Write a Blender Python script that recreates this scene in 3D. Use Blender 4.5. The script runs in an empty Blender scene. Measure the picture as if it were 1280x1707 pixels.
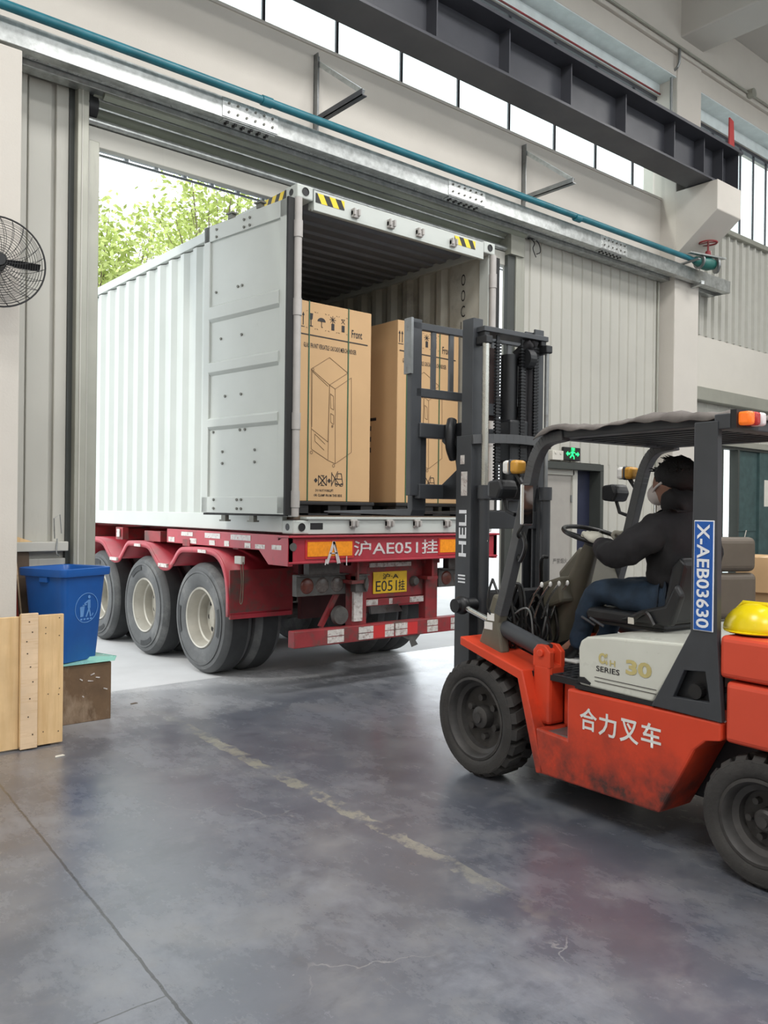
import bpy, math, random
from mathutils import Vector, Matrix
from mathutils.geometry import tessellate_polygon
random.seed(7)
SC = bpy.context.scene
COL = SC.collection
# ------------------------------------------------------------------ camera, sky, sun, exposure
CAMP = Vector((-3.878, -5.827, 1.622)); YAW, PIT, ROL, FPX = .695, -.003, .012, 1392.7
fw = Vector((math.sin(YAW)*math.cos(PIT), math.cos(YAW)*math.cos(PIT), math.sin(PIT)))
rt = Vector((math.cos(YAW), -math.sin(YAW), 0)); up = rt.cross(fw)
r2 = rt*math.cos(ROL) + up*math.sin(ROL); u2 = -rt*math.sin(ROL) + up*math.cos(ROL)
cd = bpy.data.cameras.new('camera'); cam = bpy.data.objects.new('camera', cd); COL.objects.link(cam)
cam.matrix_world = Matrix(((r2.x, u2.x, -fw.x, CAMP.x), (r2.y, u2.y, -fw.y, CAMP.y), (r2.z, u2.z, -fw.z, CAMP.z), (0, 0, 0, 1)))
cd.sensor_fit = 'VERTICAL'; cd.sensor_height = 36; cd.lens = FPX*36/1707; cd.clip_start = .05; cd.clip_end = 300
SC.camera = cam
SC.view_settings.view_transform = 'Standard'; SC.view_settings.look = 'None'
SC.view_settings.exposure = 0.5; SC.view_settings.gamma = 1; SC.view_settings.use_curve_mapping = False
wd = bpy.data.worlds.new('sky'); SC.world = wd; wd.use_nodes = True
bg = wd.node_tree.nodes['Background']; bg.inputs[0].default_value = (.90, .96, 1.0, 1); bg.inputs[1].default_value = 1.75
sl = bpy.data.lights.new('sun', 'SUN'); sl.energy = 1.0; sl.angle = math.radians(6); sl.color = (1, .96, .88)
so = bpy.data.objects.new('sun', sl); COL.objects.link(so)
so.rotation_euler = Vector((.80, -.22, -.75)).to_track_quat('-Z', 'Y').to_euler()
def lamp(x, y, z, sx, sy, e, col=(1, .985, .97), rot=(0, 0, 0)):
    l = bpy.data.lights.new('high_bay_lamp', 'AREA'); l.shape = 'RECTANGLE'; l.size = sx; l.size_y = sy; l.energy = e; l.color = col
    o = bpy.data.objects.new('high_bay_lamp', l); COL.objects.link(o); o.location = (x, y, z); o.rotation_euler = rot
for lx in (-5, 1.5, 8.5):  # unseen area lights added below the ceiling to fill the interior
    for ly in (-3.2, -8.5): lamp(lx, ly, 8.25, 3.0, 1.6, 205 if lx < 5 else 160)
# ------------------------------------------------------------------ materials
def nn(nt, t, **k):
    n = nt.nodes.new(t)
    for a, b in k.items(): setattr(n, a, b)
    return n
def sock(nt, n, i, v):
    if isinstance(v, bpy.types.NodeSocket): nt.links.new(v, n.inputs[i])
    else: n.inputs[i].default_value = v
def mth(nt, op, a, b=0., c=None):
    n = nn(nt, 'ShaderNodeMath', operation=op); sock(nt, n, 0, a); sock(nt, n, 1, b)
    if c is not None: sock(nt, n, 2, c)
    return n.outputs[0]
def mixc(nt, f, a, b):
    n = nn(nt, 'ShaderNodeMix', data_type='RGBA'); sock(nt, n, 0, f)
    for i, v in ((6, a), (7, b)): sock(nt, n, i, v if isinstance(v, bpy.types.NodeSocket) else (*v[:3], 1))
    return n.outputs[2]
def noise(nt, sc, det=4, rough=.6, vec=None, stretch=None):
    if vec is None: vec = nn(nt, 'ShaderNodeTexCoord').outputs['Object']
    if stretch:
        m = nn(nt, 'ShaderNodeMapping'); nt.links.new(vec, m.inputs[0]); m.inputs[3].default_value = stretch; vec = m.outputs[0]
    n = nn(nt, 'ShaderNodeTexNoise'); nt.links.new(vec, n.inputs['Vector'])
    n.inputs['Scale'].default_value = sc; n.inputs['Detail'].default_value = det; n.inputs['Roughness'].default_value = rough
    return n.outputs[0]
def ramp(nt, v, a, b):
    n = nn(nt, 'ShaderNodeMapRange'); sock(nt, n, 0, v); n.inputs[1].default_value = a; n.inputs[2].default_value = b
    return n.outputs[0]
MATS = {}
def M(name, col=(.5, .5, .5), rough=.5, metal=0, var=.08, scale=6, col2=None, thr=(.55, .7), s2=3, st=None, bump=0, bs=40, emit=None, es=1, zgr=None, spec=None):
    if name in MATS: return MATS[name]
    m = bpy.data.materials.new(name); m.use_nodes = True; nt = m.node_tree; b = nt.nodes['Principled BSDF']
    c = mixc(nt, ramp(nt, noise(nt, scale, 4), .3, .7), [v*(1-var) for v in col], [min(1, v*(1+var)) for v in col])
    if col2:
        f = ramp(nt, noise(nt, s2, 6, .7, stretch=st), *thr)
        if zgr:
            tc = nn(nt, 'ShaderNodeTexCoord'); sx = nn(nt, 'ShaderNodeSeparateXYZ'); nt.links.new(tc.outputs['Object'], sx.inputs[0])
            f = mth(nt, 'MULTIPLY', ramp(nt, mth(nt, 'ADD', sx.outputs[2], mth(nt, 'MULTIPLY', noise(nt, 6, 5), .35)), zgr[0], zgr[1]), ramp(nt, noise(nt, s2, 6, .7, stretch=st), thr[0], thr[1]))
        c = mixc(nt, f, c, col2)
    nt.links.new(c, b.inputs['Base Color']); b.inputs['Metallic'].default_value = metal
    nt.links.new(ramp(nt, noise(nt, scale*1.7, 3), -.5, 1.5), b.inputs['Roughness'])
    rr = nn(nt, 'ShaderNodeMapRange'); nt.links.new(noise(nt, scale*1.7, 3), rr.inputs[0]); rr.inputs[3].default_value = max(.03, rough-.1); rr.inputs[4].default_value = min(1, rough+.1)
    nt.links.new(rr.outputs[0], b.inputs['Roughness'])
    if spec is not None: b.inputs['Specular IOR Level'].default_value = spec
    if bump:
        bn = nn(nt, 'ShaderNodeBump'); bn.inputs['Strength'].default_value = bump; bn.inputs['Distance'].default_value = .01
        nt.links.new(noise(nt, bs, 3), bn.inputs['Height']); nt.links.new(bn.outputs[0], b.inputs['Normal'])
    if emit: b.inputs['Emission Color'].default_value = (*emit, 1); b.inputs['Emission Strength'].default_value = es
    MATS[name] = m; return m
M('cream', (.60, .565, .51), .8, var=.04, scale=1.2, col2=(.42, .38, .32), thr=(.66, .9), s2=2.5, bump=.15, bs=60)
M('white_wall', (.62, .59, .53), .75, var=.04, scale=1)
M('panel', (.50, .49, .44), .45, var=.05, scale=1, col2=(.36, .35, .31), thr=(.6, .9), s2=2, st=(3, 3, .3))
M('siding', (.46, .455, .41), .5, var=.04, col2=(.38, .36, .33), thr=(.6, .9), s2=1.5, st=(3, 3, .3))
M('jamb', (.36, .36, .31), .4, .3, var=.08, scale=2, col2=(.20, .20, .17), thr=(.6, .85), s2=2, st=(4, 4, .4))
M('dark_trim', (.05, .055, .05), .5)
M('galv', (.50, .52, .51), .34, .75, var=.22, scale=14, col2=(.30, .31, .30), thr=(.55, .75), s2=5)
M('galv_new', (.72, .74, .73), .3, .7, var=.3, scale=25)
M('slat', (.34, .36, .30), .4, .4, var=.1, scale=2)
M('teal', (.015, .14, .18), .4, var=.2, scale=5)
M('teal_green', (.02, .13, .11), .45, var=.2)
M('soffit', (.66, .72, .72), .7)  # light from the windows is painted in as a pale bluish tone
M('crane', (.050, .052, .062), .45, var=.12, scale=2)
M('red_plate', (.38, .03, .03), .5)
M('steel', (.25, .26, .26), .4, .7, var=.2, col2=(.12, .09, .07), thr=(.55, .8), s2=8)
M('chrome', (.75, .75, .72), .15, .95)
M('rod', (.46, .46, .42), .28, .8)
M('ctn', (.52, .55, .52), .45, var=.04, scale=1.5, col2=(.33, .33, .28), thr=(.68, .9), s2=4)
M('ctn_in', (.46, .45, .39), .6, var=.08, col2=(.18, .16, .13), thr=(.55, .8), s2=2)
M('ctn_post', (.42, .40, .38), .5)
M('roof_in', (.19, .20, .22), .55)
M('black', (.012, .012, .013), .5, var=.1)
M('rubber_seal', (.01, .01, .01), .6)
M('bolt', (.16, .16, .14), .5, .5)
M('card', (.56, .36, .185), .75, var=.03, scale=3)
M('print', (.02, .018, .02), .6)
M('print_thin', (.20, .12, .06), .7)
M('strap', (.02, .10, .045), .4)
M('red', (.38, .028, .045), .42, var=.12, scale=3, col2=(.13, .06, .05), thr=(.56, .78), s2=5, bump=.1)
M('red_dirty', (.26, .025, .03), .6, var=.2, scale=4, col2=(.09, .06, .05), thr=(.48, .66), s2=5)
M('maroon', (.045, .026, .024), .6)
M('chassis', (.06, .012, .014), .6, var=.2)
M('tape_w', (.60, .57, .54), .5, var=.15, scale=30, col2=(.30, .22, .2), thr=(.5, .65), s2=25)
M('tape_r', (.55, .03, .03), .4)
M('orange', (.95, .30, .01), .35, var=.15, scale=40)
M('stencil', (.60, .56, .55), .6, var=.2, scale=30, col2=(.36, .05, .06), thr=(.6, .65), s2=30)
M('plate_y', (.80, .50, .02), .45, var=.1, scale=20, col2=(.35, .22, .05), thr=(.6, .75), s2=20)
M('tire', (.085, .088, .090), .75, var=.2, scale=4, col2=(.19, .19, .185), thr=(.5, .8), s2=3)
M('tire_tread', (.03, .032, .034), .8, var=.2)
M('rim', (.40, .38, .33), .4, .2, var=.1, scale=6, col2=(.25, .22, .18), thr=(.6, .8), s2=8)
M('lens', (.12, .10, .09), .3, var=.4, scale=30, col2=(.35, .33, .3), thr=(.6, .7), s2=60)
M('lens_red', (.12, .03, .02), .3, var=.4, scale=30)
M('grime', (.09, .085, .08), .6, var=.3, scale=15)
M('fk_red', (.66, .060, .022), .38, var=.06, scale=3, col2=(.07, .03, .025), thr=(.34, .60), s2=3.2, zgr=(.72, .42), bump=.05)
M('fk_red2', (.66, .075, .035), .42, var=.05, scale=3, col2=(.75, .45, .38), thr=(.74, .76), s2=9)
M('fk_grey', (.045, .049, .055), .42, var=.12, scale=4)
M('fk_grey2', (.075, .078, .082), .4, var=.12, scale=4)
M('fk_black', (.010, .011, .013), .45, var=.2)
M('fk_white', (.64, .65, .58), .3, var=.04, scale=4, col2=(.36, .34, .28), thr=(.64, .85), s2=6)
M('taupe', (.13, .12, .09), .45, var=.1)
M('tarp', (.135, .12, .11), .8, var=.25, scale=5, bump=.4, bs=14)
M('fk_tire', (.040, .038, .036), .8, var=.25, scale=6, bump=.3, bs=50)
M('fk_rim', (.055, .052, .050), .55, .2, var=.25, scale=12)
M('hose', (.012, .012, .012), .35)
M('gold', (.55, .47, .20), .4)
M('white_paint', (.78, .78, .75), .5)
M('blue_plate', (.01, .10, .42), .3)
M('white_plate', (.85, .87, .9), .35)
M('amber', (.55, .28, .04), .3)
M('lamp_orange', (.8, .16, .02), .25, emit=(1, .2, .02), es=.25)
M('lamp_red', (.5, .03, .03), .25)
M('lamp_white', (.85, .8, .8), .2)
M('jacket', (.012, .011, .013), .85, var=.2, bump=.25, bs=14)
M('jacket2', (.028, .023, .027), .9, var=.2, bump=.25, bs=14)
M('jeans', (.014, .030, .055), .85, var=.35, scale=9, bump=.3, bs=12)
M('glove', (.74, .72, .62), .9, var=.1, bump=.3, bs=90)
M('skin', (.31, .16, .11), .6, var=.05)
M('hair', (.004, .004, .005), .7, bump=.4, bs=70)
M('mask', (.72, .66, .64), .8)
M('helmet', (.85, .66, .01), .25)
M('bin', (.010, .095, .36), .35, var=.08, scale=5, col2=(.05, .14, .36), thr=(.66, .8), s2=8)
M('bin_mark', (.12, .28, .58), .5)
M('boxwood', (.14, .085, .045), .7, var=.25, scale=5, col2=(.30, .22, .15), thr=(.5, .65), s2=4, st=(1, 1, .4))
M('film', (.30, .60, .50), .25)
M('pine', (.72, .50, .26), .55, var=.14, scale=3, col2=(.60, .38, .17), thr=(.45, .75), s2=4, st=(6, 6, .35))
M('pine2', (.74, .55, .36), .55, var=.14, scale=3, col2=(.60, .40, .22), thr=(.5, .75), s2=5, st=(.6, 6, 8))
M('nail', (.08, .05, .03), .5)
M('plank_dark', (.11, .075, .05), .7, var=.2)
M('red_wood', (.40, .04, .02), .6)
M('exit_green', (.0, .5, .08), .5, emit=(.02, 1, .2), es=1.6)
M('door_grey', (.36, .34, .31), .5, var=.05)
M('door_blue', (.020, .024, .050), .5)
M('green_door', (.045, .085, .085), .55, var=.25, scale=6)
M('leather', (.105, .082, .060), .5, var=.08)
M('paper', (.7, .68, .6), .7)
M('leaf', (.46, .54, .16), .6, var=.35, scale=3)
M('bark', (.16, .12, .09), .9)
M('awning', (.55, .58, .60), .4)
M('ground_out', (.52, .525, .53), .8, var=.1, scale=1)
M('ceil', (.56, .54, .50), .85, var=.06, scale=.6, col2=(.28, .27, .25), thr=(.62, .85), s2=1.2)
M('mirror', (.8, .8, .82), .04, 1, var=.02)
def stripes():
    m = bpy.data.materials.new('hazard'); m.use_nodes = True; nt = m.node_tree; b = nt.nodes['Principled BSDF']
    tc = nn(nt, 'ShaderNodeTexCoord'); s = nn(nt, 'ShaderNodeSeparateXYZ'); nt.links.new(tc.outputs['Object'], s.inputs[0])
    a = mth(nt, 'ADD', mth(nt, 'ADD', s.outputs[0], s.outputs[1]), mth(nt, 'MULTIPLY', s.outputs[2], .55))
    f = mth(nt, 'GREATER_THAN', mth(nt, 'FRACT', mth(nt, 'MULTIPLY', a, 1/.125)), .5)
    nt.links.new(mixc(nt, f, (.012, .012, .012), (.85, .62, .03)), b.inputs['Base Color']); b.inputs['Roughness'].default_value = .4
    MATS['hazard'] = m
stripes()
def glassm():
    m = bpy.data.materials.new('glass'); m.use_nodes = True; nt = m.node_tree; nt.nodes.clear()
    o = nn(nt, 'ShaderNodeOutputMaterial'); t = nn(nt, 'ShaderNodeBsdfTransparent'); t.inputs[0].default_value = (.93, .97, .96, 1)
    g = nn(nt, 'ShaderNodeBsdfGlossy'); g.inputs[1].default_value = .1; x = nn(nt, 'ShaderNodeMixShader'); x.inputs[0].default_value = .07
    nt.links.new(t.outputs[0], x.inputs[1]); nt.links.new(g.outputs[0], x.inputs[2]); nt.links.new(x.outputs[0], o.inputs[0]); MATS['glass'] = m
glassm()
def floorm():
    m = bpy.data.materials.new('polished_concrete'); m.use_nodes = True; nt = m.node_tree; b = nt.nodes['Principled BSDF']
    tc = nn(nt, 'ShaderNodeTexCoord').outputs['Object']; s = nn(nt, 'ShaderNodeSeparateXYZ'); nt.links.new(tc, s.inputs[0]); X, Y = s.outputs[0], s.outputs[1]
    n1 = noise(nt, .55, 5, .55, tc); n2 = noise(nt, 2.2, 8, .7, tc); n3 = noise(nt, 14, 5, .7, tc)
    c = mixc(nt, ramp(nt, n1, .35, .65), (.075, .085, .110), (.150, .162, .190))
    n6 = noise(nt, 1.5, 10, .78, tc, (1, .55, 1))
    c = mixc(nt, mth(nt, 'MULTIPLY', ramp(nt, n6, .50, .68), .7), c, (.25, .265, .30))
    c = mixc(nt, mth(nt, 'MULTIPLY', ramp(nt, noise(nt, 2.6, 9, .8, tc, (.6, 1, 1)), .52, .62), .45), c, (.058, .066, .085))
    c = mixc(nt, ramp(nt, n2, .50, .78), c, (.20, .205, .215))
    c = mixc(nt, mth(nt, 'MULTIPLY', ramp(nt, n3, .55, .8), .5), c, (.16, .155, .155))
    # warm dusty blotches
    c = mixc(nt, mth(nt, 'MULTIPLY', ramp(nt, noise(nt, .8, 3, .5, tc, (1, 1.7, 1)), .56, .7), .4), c, (.165, .155, .16))
    # scuffed remains of a painted line along y at x = -1.12
    wob = mth(nt, 'MULTIPLY', mth(nt, 'SUBTRACT', noise(nt, 5, 3, .6, tc), .5), .14)
    lx = mth(nt, 'ADD', mth(nt, 'ADD', mth(nt, 'ADD', X, 1.02), mth(nt, 'MULTIPLY', Y, -.05)), wob)
    band = mth(nt, 'LESS_THAN', mth(nt, 'ABSOLUTE', lx), .05)
    rng = mth(nt, 'MULTIPLY', ramp(nt, Y, -3.9, -2.6), ramp(nt, Y, .6, -.6))
    mk = mth(nt, 'MULTIPLY', mth(nt, 'MULTIPLY', band, rng), ramp(nt, noise(nt, 5, 7, .8, tc), .46, .56))
    c = mixc(nt, mth(nt, 'MULTIPLY', mk, .75), c, (.34, .33, .26))
    # daylight glare at the doorway, painted into the floor colour as a pale band
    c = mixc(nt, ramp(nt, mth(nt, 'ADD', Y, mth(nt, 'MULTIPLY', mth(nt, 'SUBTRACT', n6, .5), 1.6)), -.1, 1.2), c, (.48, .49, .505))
    # saw joint along y at x = -2.57 and cross joints
    def joint(v, at, w): return mth(nt, 'LESS_THAN', mth(nt, 'ABSOLUTE', mth(nt, 'ADD', mth(nt, 'SUBTRACT', v, at), mth(nt, 'MULTIPLY', mth(nt, 'SUBTRACT', noise(nt, 9, 4, .7, tc), .5), .02))), w)
    j = mth(nt, 'MAXIMUM', joint(mth(nt, 'ADD', X, mth(nt, 'MULTIPLY', Y, -.065)), -2.43, .006), mth(nt, 'MULTIPLY', joint(Y, -3.25, .003), mth(nt, 'LESS_THAN', X, -2.64)))
    c = mixc(nt, mth(nt, 'MULTIPLY', j, .8), c, (.02, .02, .02))
    # hairline cracks
    v = nn(nt, 'ShaderNodeTexVoronoi', feature='DISTANCE_TO_EDGE'); v.inputs['Scale'].default_value = .85
    vm = nn(nt, 'ShaderNodeVectorMath', operation='ADD'); nz = nn(nt, 'ShaderNodeTexNoise'); nt.links.new(tc, nz.inputs[0]); nz.inputs['Scale'].default_value = 3; nz.inputs['Detail'].default_value = 5
    sc = nn(nt, 'ShaderNodeVectorMath', operation='SCALE'); nt.links.new(nz.outputs[1], sc.inputs[0]); sc.inputs['Scale'].default_value = .35
    nt.links.new(tc, vm.inputs[0]); nt.links.new(sc.outputs[0], vm.inputs[1]); nt.links.new(vm.outputs[0], v.inputs['Vector'])
    ck = mth(nt, 'MULTIPLY', mth(nt, 'LESS_THAN', v.outputs['Distance'], .0026), ramp(nt, noise(nt, 1.6, 3, .6, tc), .56, .62))
    c = mixc(nt, mth(nt, 'MULTIPLY', ck, .5), c, (.30, .30, .30))
    sp = ramp(nt, noise(nt, 55, 2, .5, tc), .76, .79)
    c = mixc(nt, mth(nt, 'MULTIPLY', sp, .6), c, (.5, .5, .48))
    nt.links.new(c, b.inputs['Base Color'])
    r = nn(nt, 'ShaderNodeMapRange'); nt.links.new(n2, r.inputs[0]); r.inputs[1].default_value = .3; r.inputs[2].default_value = .75; r.inputs[3].default_value = .26; r.inputs[4].default_value = .5
    b.inputs['Coat Weight'].default_value = .7; cr_ = nn(nt, 'ShaderNodeMapRange'); nt.links.new(n6, cr_.inputs[0]); cr_.inputs[1].default_value = .35; cr_.inputs[2].default_value = .7; cr_.inputs[3].default_value = .17; cr_.inputs[4].default_value = .38; nt.links.new(cr_.outputs[0], b.inputs['Coat Roughness'])
    nt.links.new(r.outputs[0], b.inputs['Roughness']); b.inputs['Specular IOR Level'].default_value = .75
    bn = nn(nt, 'ShaderNodeBump'); bn.inputs['Strength'].default_value = .06; bn.inputs['Distance'].default_value = .01; nt.links.new(n2, bn.inputs['Height']); nt.links.new(bn.outputs[0], b.inputs['Normal'])
    MATS['floor'] = m
floorm()
# ------------------------------------------------------------------ mesh helpers
class MB:
    def __init__(s): s.v = []; s.f = []
    def add(s, vs, fs):
        o = len(s.v); s.v += [tuple(v) for v in vs]; s.f += [tuple(i+o for i in f) for f in fs]; return s
    def box(s, x0, x1, y0, y1, z0, z1):
        return s.add([(x, y, z) for x in (x0, x1) for y in (y0, y1) for z in (z0, z1)], [(0, 1, 3, 2), (4, 6, 7, 5), (0, 4, 5, 1), (2, 3, 7, 6), (0, 2, 6, 4), (1, 5, 7, 3)])
    def bar(s, a, b, w, h, upv=(0, 0, 1)):
        a, b = Vector(a), Vector(b); d = (b-a).normalized(); r = d.cross(Vector(upv))
        if r.length < 1e-4: r = d.cross(Vector((1, 0, 0)))
        r.normalize(); u = r.cross(d); r *= w/2; u *= h/2
        return s.add([a-r-u, a+r-u, a+r+u, a-r+u, b-r-u, b+r-u, b+r+u, b-r+u], [(0, 1, 2, 3), (7, 6, 5, 4), (0, 4, 5, 1), (1, 5, 6, 2), (2, 6, 7, 3), (3, 7, 4, 0)])
    def tube(s, pts, r, n=10, cap=True):
        pts = [Vector(p) for p in pts]; rr = r if isinstance(r, (list, tuple)) else [r]*len(pts); base = len(s.v); pu = None
        for i, p in enumerate(pts):
            d = (pts[min(i+1, len(pts)-1)]-pts[max(i-1, 0)]).normalized()
            if pu is None: pu = d.orthogonal().normalized()
            pu = (pu - d*pu.dot(d)).normalized(); q = d.cross(pu)
            for k in range(n):
                a = 2*math.pi*k/n; s.v.append(tuple(p+(pu*math.cos(a)+q*math.sin(a))*rr[i]))
        for i in range(len(pts)-1):
            for k in range(n):
                a = base+i*n+k; b = base+i*n+(k+1) % n; s.f.append((a, b, b+n, a+n))
        if cap: s.f.append(tuple(base+k for k in range(n))[::-1]); s.f.append(tuple(base+(len(pts)-1)*n+k for k in range(n)))
        return s
    def cyl(s, a, b, r, n=20, r2=None): return s.tube([a, b], [r, r if r2 is None else r2], n)
    def lathe(s, prof, o, ax, n=40, closed=False):
        o, ax = Vector(o), Vector(ax).normalized(); u = ax.orthogonal().normalized(); w = ax.cross(u); base = len(s.v); m = len(prof)
        for (r, h) in prof:
            for k in range(n):
                a = 2*math.pi*k/n; s.v.append(tuple(o+ax*h+(u*math.cos(a)+w*math.sin(a))*r))
        for i in range(m if closed else m-1):
            for k in range(n):
                a = base+i*n+k; b = base+i*n+(k+1) % n; j = ((i+1) % m)-i
                s.f.append((a, b, b+n*j, a+n*j))
        return s
    def prism(s, poly, ax, a, b, holes=()):
        def P(p, t):
            return {'x': (t, p[0], p[1]), 'y': (p[0], t, p[1]), 'z': (p[0], p[1], t)}[ax]
        loops = [list(poly)]+[list(h) for h in holes]; flat = [p for l in loops for p in l]; n = len(flat)
        tr = tessellate_polygon([[Vector((p[0], p[1], 0)) for p in l] for l in loops]); fs = []
        for t in tr: fs.append(tuple(t)); fs.append(tuple(i+n for i in t)[::-1])
        o = 0
        for l in loops:
            for i in range(len(l)):
                j = (i+1) % len(l); fs.append((o+i, o+j, o+j+n, o+i+n))
            o += len(l)
        return s.add([P(p, a) for p in flat]+[P(p, b) for p in flat], fs)
    def sheet(s, pts, d):
        d = Vector(d); n = len(pts); return s.add([Vector(p) for p in pts]+[Vector(p)+d for p in pts], [(i, i+1, i+1+n, i+n) for i in range(n-1)])
    def ball(s, c, r, n=12):
        rx, ry, rz = r if isinstance(r, (list, tuple)) else (r, r, r); base = len(s.v); m = n//2
        for i in range(m+1):
            t = math.pi*i/m
            for k in range(n):
                a = 2*math.pi*k/n; s.v.append((c[0]+rx*math.sin(t)*math.cos(a), c[1]+ry*math.sin(t)*math.sin(a), c[2]+rz*math.cos(t)))
        for i in range(m):
            for k in range(n):
                a = base+i*n+k; b = base+i*n+(k+1) % n; s.f.append((a, a+n, b+n, b))
        return s
    def build(s, name, mat, parent=None, bevel=0, smooth=False, solid=0, seg=2, sub=0):
        me = bpy.data.meshes.new(name); me.from_pydata(s.v, [], s.f); me.validate(); 
        import bmesh
        bm = bmesh.new(); bm.from_mesh(me); bmesh.ops.remove_doubles(bm, verts=bm.verts, dist=1e-5)
        if not solid: bmesh.ops.recalc_face_normals(bm, faces=bm.faces)
        bm.to_mesh(me); bm.free()
        me.materials.append(MATS[mat]); o = bpy.data.objects.new(name, me); COL.objects.link(o)
        if parent: o.parent = parent
        if solid: q = o.modifiers.new('s', 'SOLIDIFY'); q.thickness = solid; q.offset = 0
        if bevel: q = o.modifiers.new('b', 'BEVEL'); q.width = bevel; q.segments = seg; q.limit_method = 'ANGLE'; q.angle_limit = .6
        if sub: q = o.modifiers.new('u', 'SUBSURF'); q.levels = sub; q.render_levels = sub
        if smooth:
            for p in me.polygons: p.use_smooth = True
            if smooth != 'all':
                try: me.set_sharp_from_angle(angle=.7)
                except Exception: pass
        return o
def tag(o, label=None, cat=None, group=None, kind=None):
    if label: o['label'] = label
    if cat: o['category'] = cat
    if group: o['group'] = group
    if kind: o['kind'] = kind
    return o
def thing(name, label, cat, loc=(0, 0, 0), rz=0, group=None):
    o = bpy.data.objects.new(name, None); o.empty_display_size = .1; COL.objects.link(o); o.location = loc; o.rotation_euler = (0, 0, rz)
    return tag(o, label, cat, group)
def copy_tree(o, parent=None):
    c = o.copy(); COL.objects.link(c)
    if parent: c.parent = parent
    for ch in list(o.children): copy_tree(ch, c)
    return c
def rebase(root, loc, rz=0):
    # keep children where they were modelled (world coordinates) while the empty sits at the base
    mi = (Matrix.Translation(Vector(loc)) @ Matrix.Rotation(rz, 4, 'Z')).inverted()
    root.location = loc; root.rotation_euler = (0, 0, rz)
    for c in root.children: c.matrix_parent_inverse = mi
def text(body, parent, c, right, upv, h, mat, w=None, off=.002, name='lettering', bold=0, res=3):
    cu = bpy.data.curves.new('t', 'FONT'); cu.body = body; cu.resolution_u = res; cu.offset = bold; cu.align_x = 'CENTER'
    ob = bpy.data.objects.new('t', cu); COL.objects.link(ob); bpy.context.view_layer.update()
    me = bpy.data.meshes.new_from_object(ob.evaluated_get(bpy.context.evaluated_depsgraph_get())); bpy.data.objects.remove(ob)
    xs = [v.co.x for v in me.vertices]; ys = [v.co.y for v in me.vertices]
    x0, x1, y0, y1 = min(xs), max(xs), min(ys), max(ys); sy = h/(y1-y0); sx = (w/(x1-x0)) if w else sy
    R, U = Vector(right).normalized(), Vector(upv).normalized(); N = R.cross(U); c = Vector(c)
    for v in me.vertices:
        p = c+R*((v.co.x-(x0+x1)/2)*sx)+U*((v.co.y-(y0+y1)/2)*sy)+N*off; v.co = p
    me.name = name; me.materials.clear(); me.materials.append(MATS[mat]); o = bpy.data.objects.new(name, me); COL.objects.link(o)
    if parent: o.parent = parent
    return o
def struct(name, mb, mat, label=None, **k):
    o = mb.build(name, mat, **k); o['kind'] = 'structure'
    if label: o['label'] = label
    return o
def skin(name, pts, edges, mat, parent=None, sub=2, root=0):
    me = bpy.data.meshes.new(name); me.from_pydata([p[0] for p in pts], edges, []); o = bpy.data.objects.new(name, me); COL.objects.link(o)
    if parent: o.parent = parent
    o.modifiers.new('k', 'SKIN'); o.modifiers['k'].use_smooth_shade = True; sv = me.skin_vertices[0].data
    for i, p in enumerate(pts):
        r = p[1]; sv[i].radius = (r, r) if isinstance(r, (int, float)) else r; sv[i].use_root = (i == root)
    q = o.modifiers.new('u', 'SUBSURF'); q.levels = sub; q.render_levels = sub; me.materials.append(MATS[mat]); return o
def catmull(pts, n=6):
    P = [Vector(p) for p in pts]; P = [P[0]*2-P[1]]+P+[P[-1]*2-P[-2]]; out = []
    for i in range(1, len(P)-2):
        for k in range(n):
            t = k/n; a, b, c, d = P[i-1:i+3]
            out.append(.5*((2*b)+(c-a)*t+(2*a-5*b+4*c-d)*t*t+(3*b-a-3*c+d)*t**3))
    out.append(P[-2]); return out
# ================================================================== SETTING
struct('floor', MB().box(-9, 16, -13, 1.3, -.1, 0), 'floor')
struct('ground', MB().box(-40, 60, 1.3, 90, -.12, -.005), 'ground_out', 'pale concrete yard outside the loading door')
struct('ceiling', MB().box(-9, 16, -13, 1.3, 9.0, 9.15), 'ceil')
for i, x in enumerate((-6.0, .6, 7.02, 13.2)): struct('trim_%d' % (i+1), MB().box(x, x+.62, -13, .75, 8.45, 9.0), 'ceil', 'concrete cross beam under the ceiling', bevel=.02)
struct('trim_5', MB().box(-9, 16, .77, 1.3, 7.90, 8.2).box(-9, 16, .72, 1.3, 8.2, 9.0), 'cream', 'cream concrete header beam above the high windows', bevel=.01)
struct('trim_17', MB().box(-9, 16, .772, 1.05, 7.885, 7.899).box(-9, 16, 1.04, 1.05, 7.72, 7.885), 'soffit', 'soffit over the high windows, window light put into its pale colour')
# door wall
struct('wall_back', MB().box(-9, 7.0, 1.0, 1.28, 5.02, 6.2).box(-9, 16, 1.05, 1.28, 7.72, 7.9).box(-9, -2, 1.0, 1.28, 0, 5.02), 'cream', 'cream plaster wall above the loading door')
struct('wall_left', MB().box(-9, -2.045, .5, 1.0, 0, 4.9), 'cream', 'cream plaster pier left of the loading door', bevel=.01)
struct('wall_side_left', MB().box(-9.2, -9, -13, 1.3, 0, 9), 'cream')
struct('wall_right', MB().box(16, 16.2, -13, 1.3, 0, 9), 'cream')
struct('wall_front', MB().box(-9, 16, -13.2, -13, 0, 4.2).box(-9, 16, -13.2, -13, 7.8, 9), 'cream', 'cream wall behind the viewer with a high open strip of windows')
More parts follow.
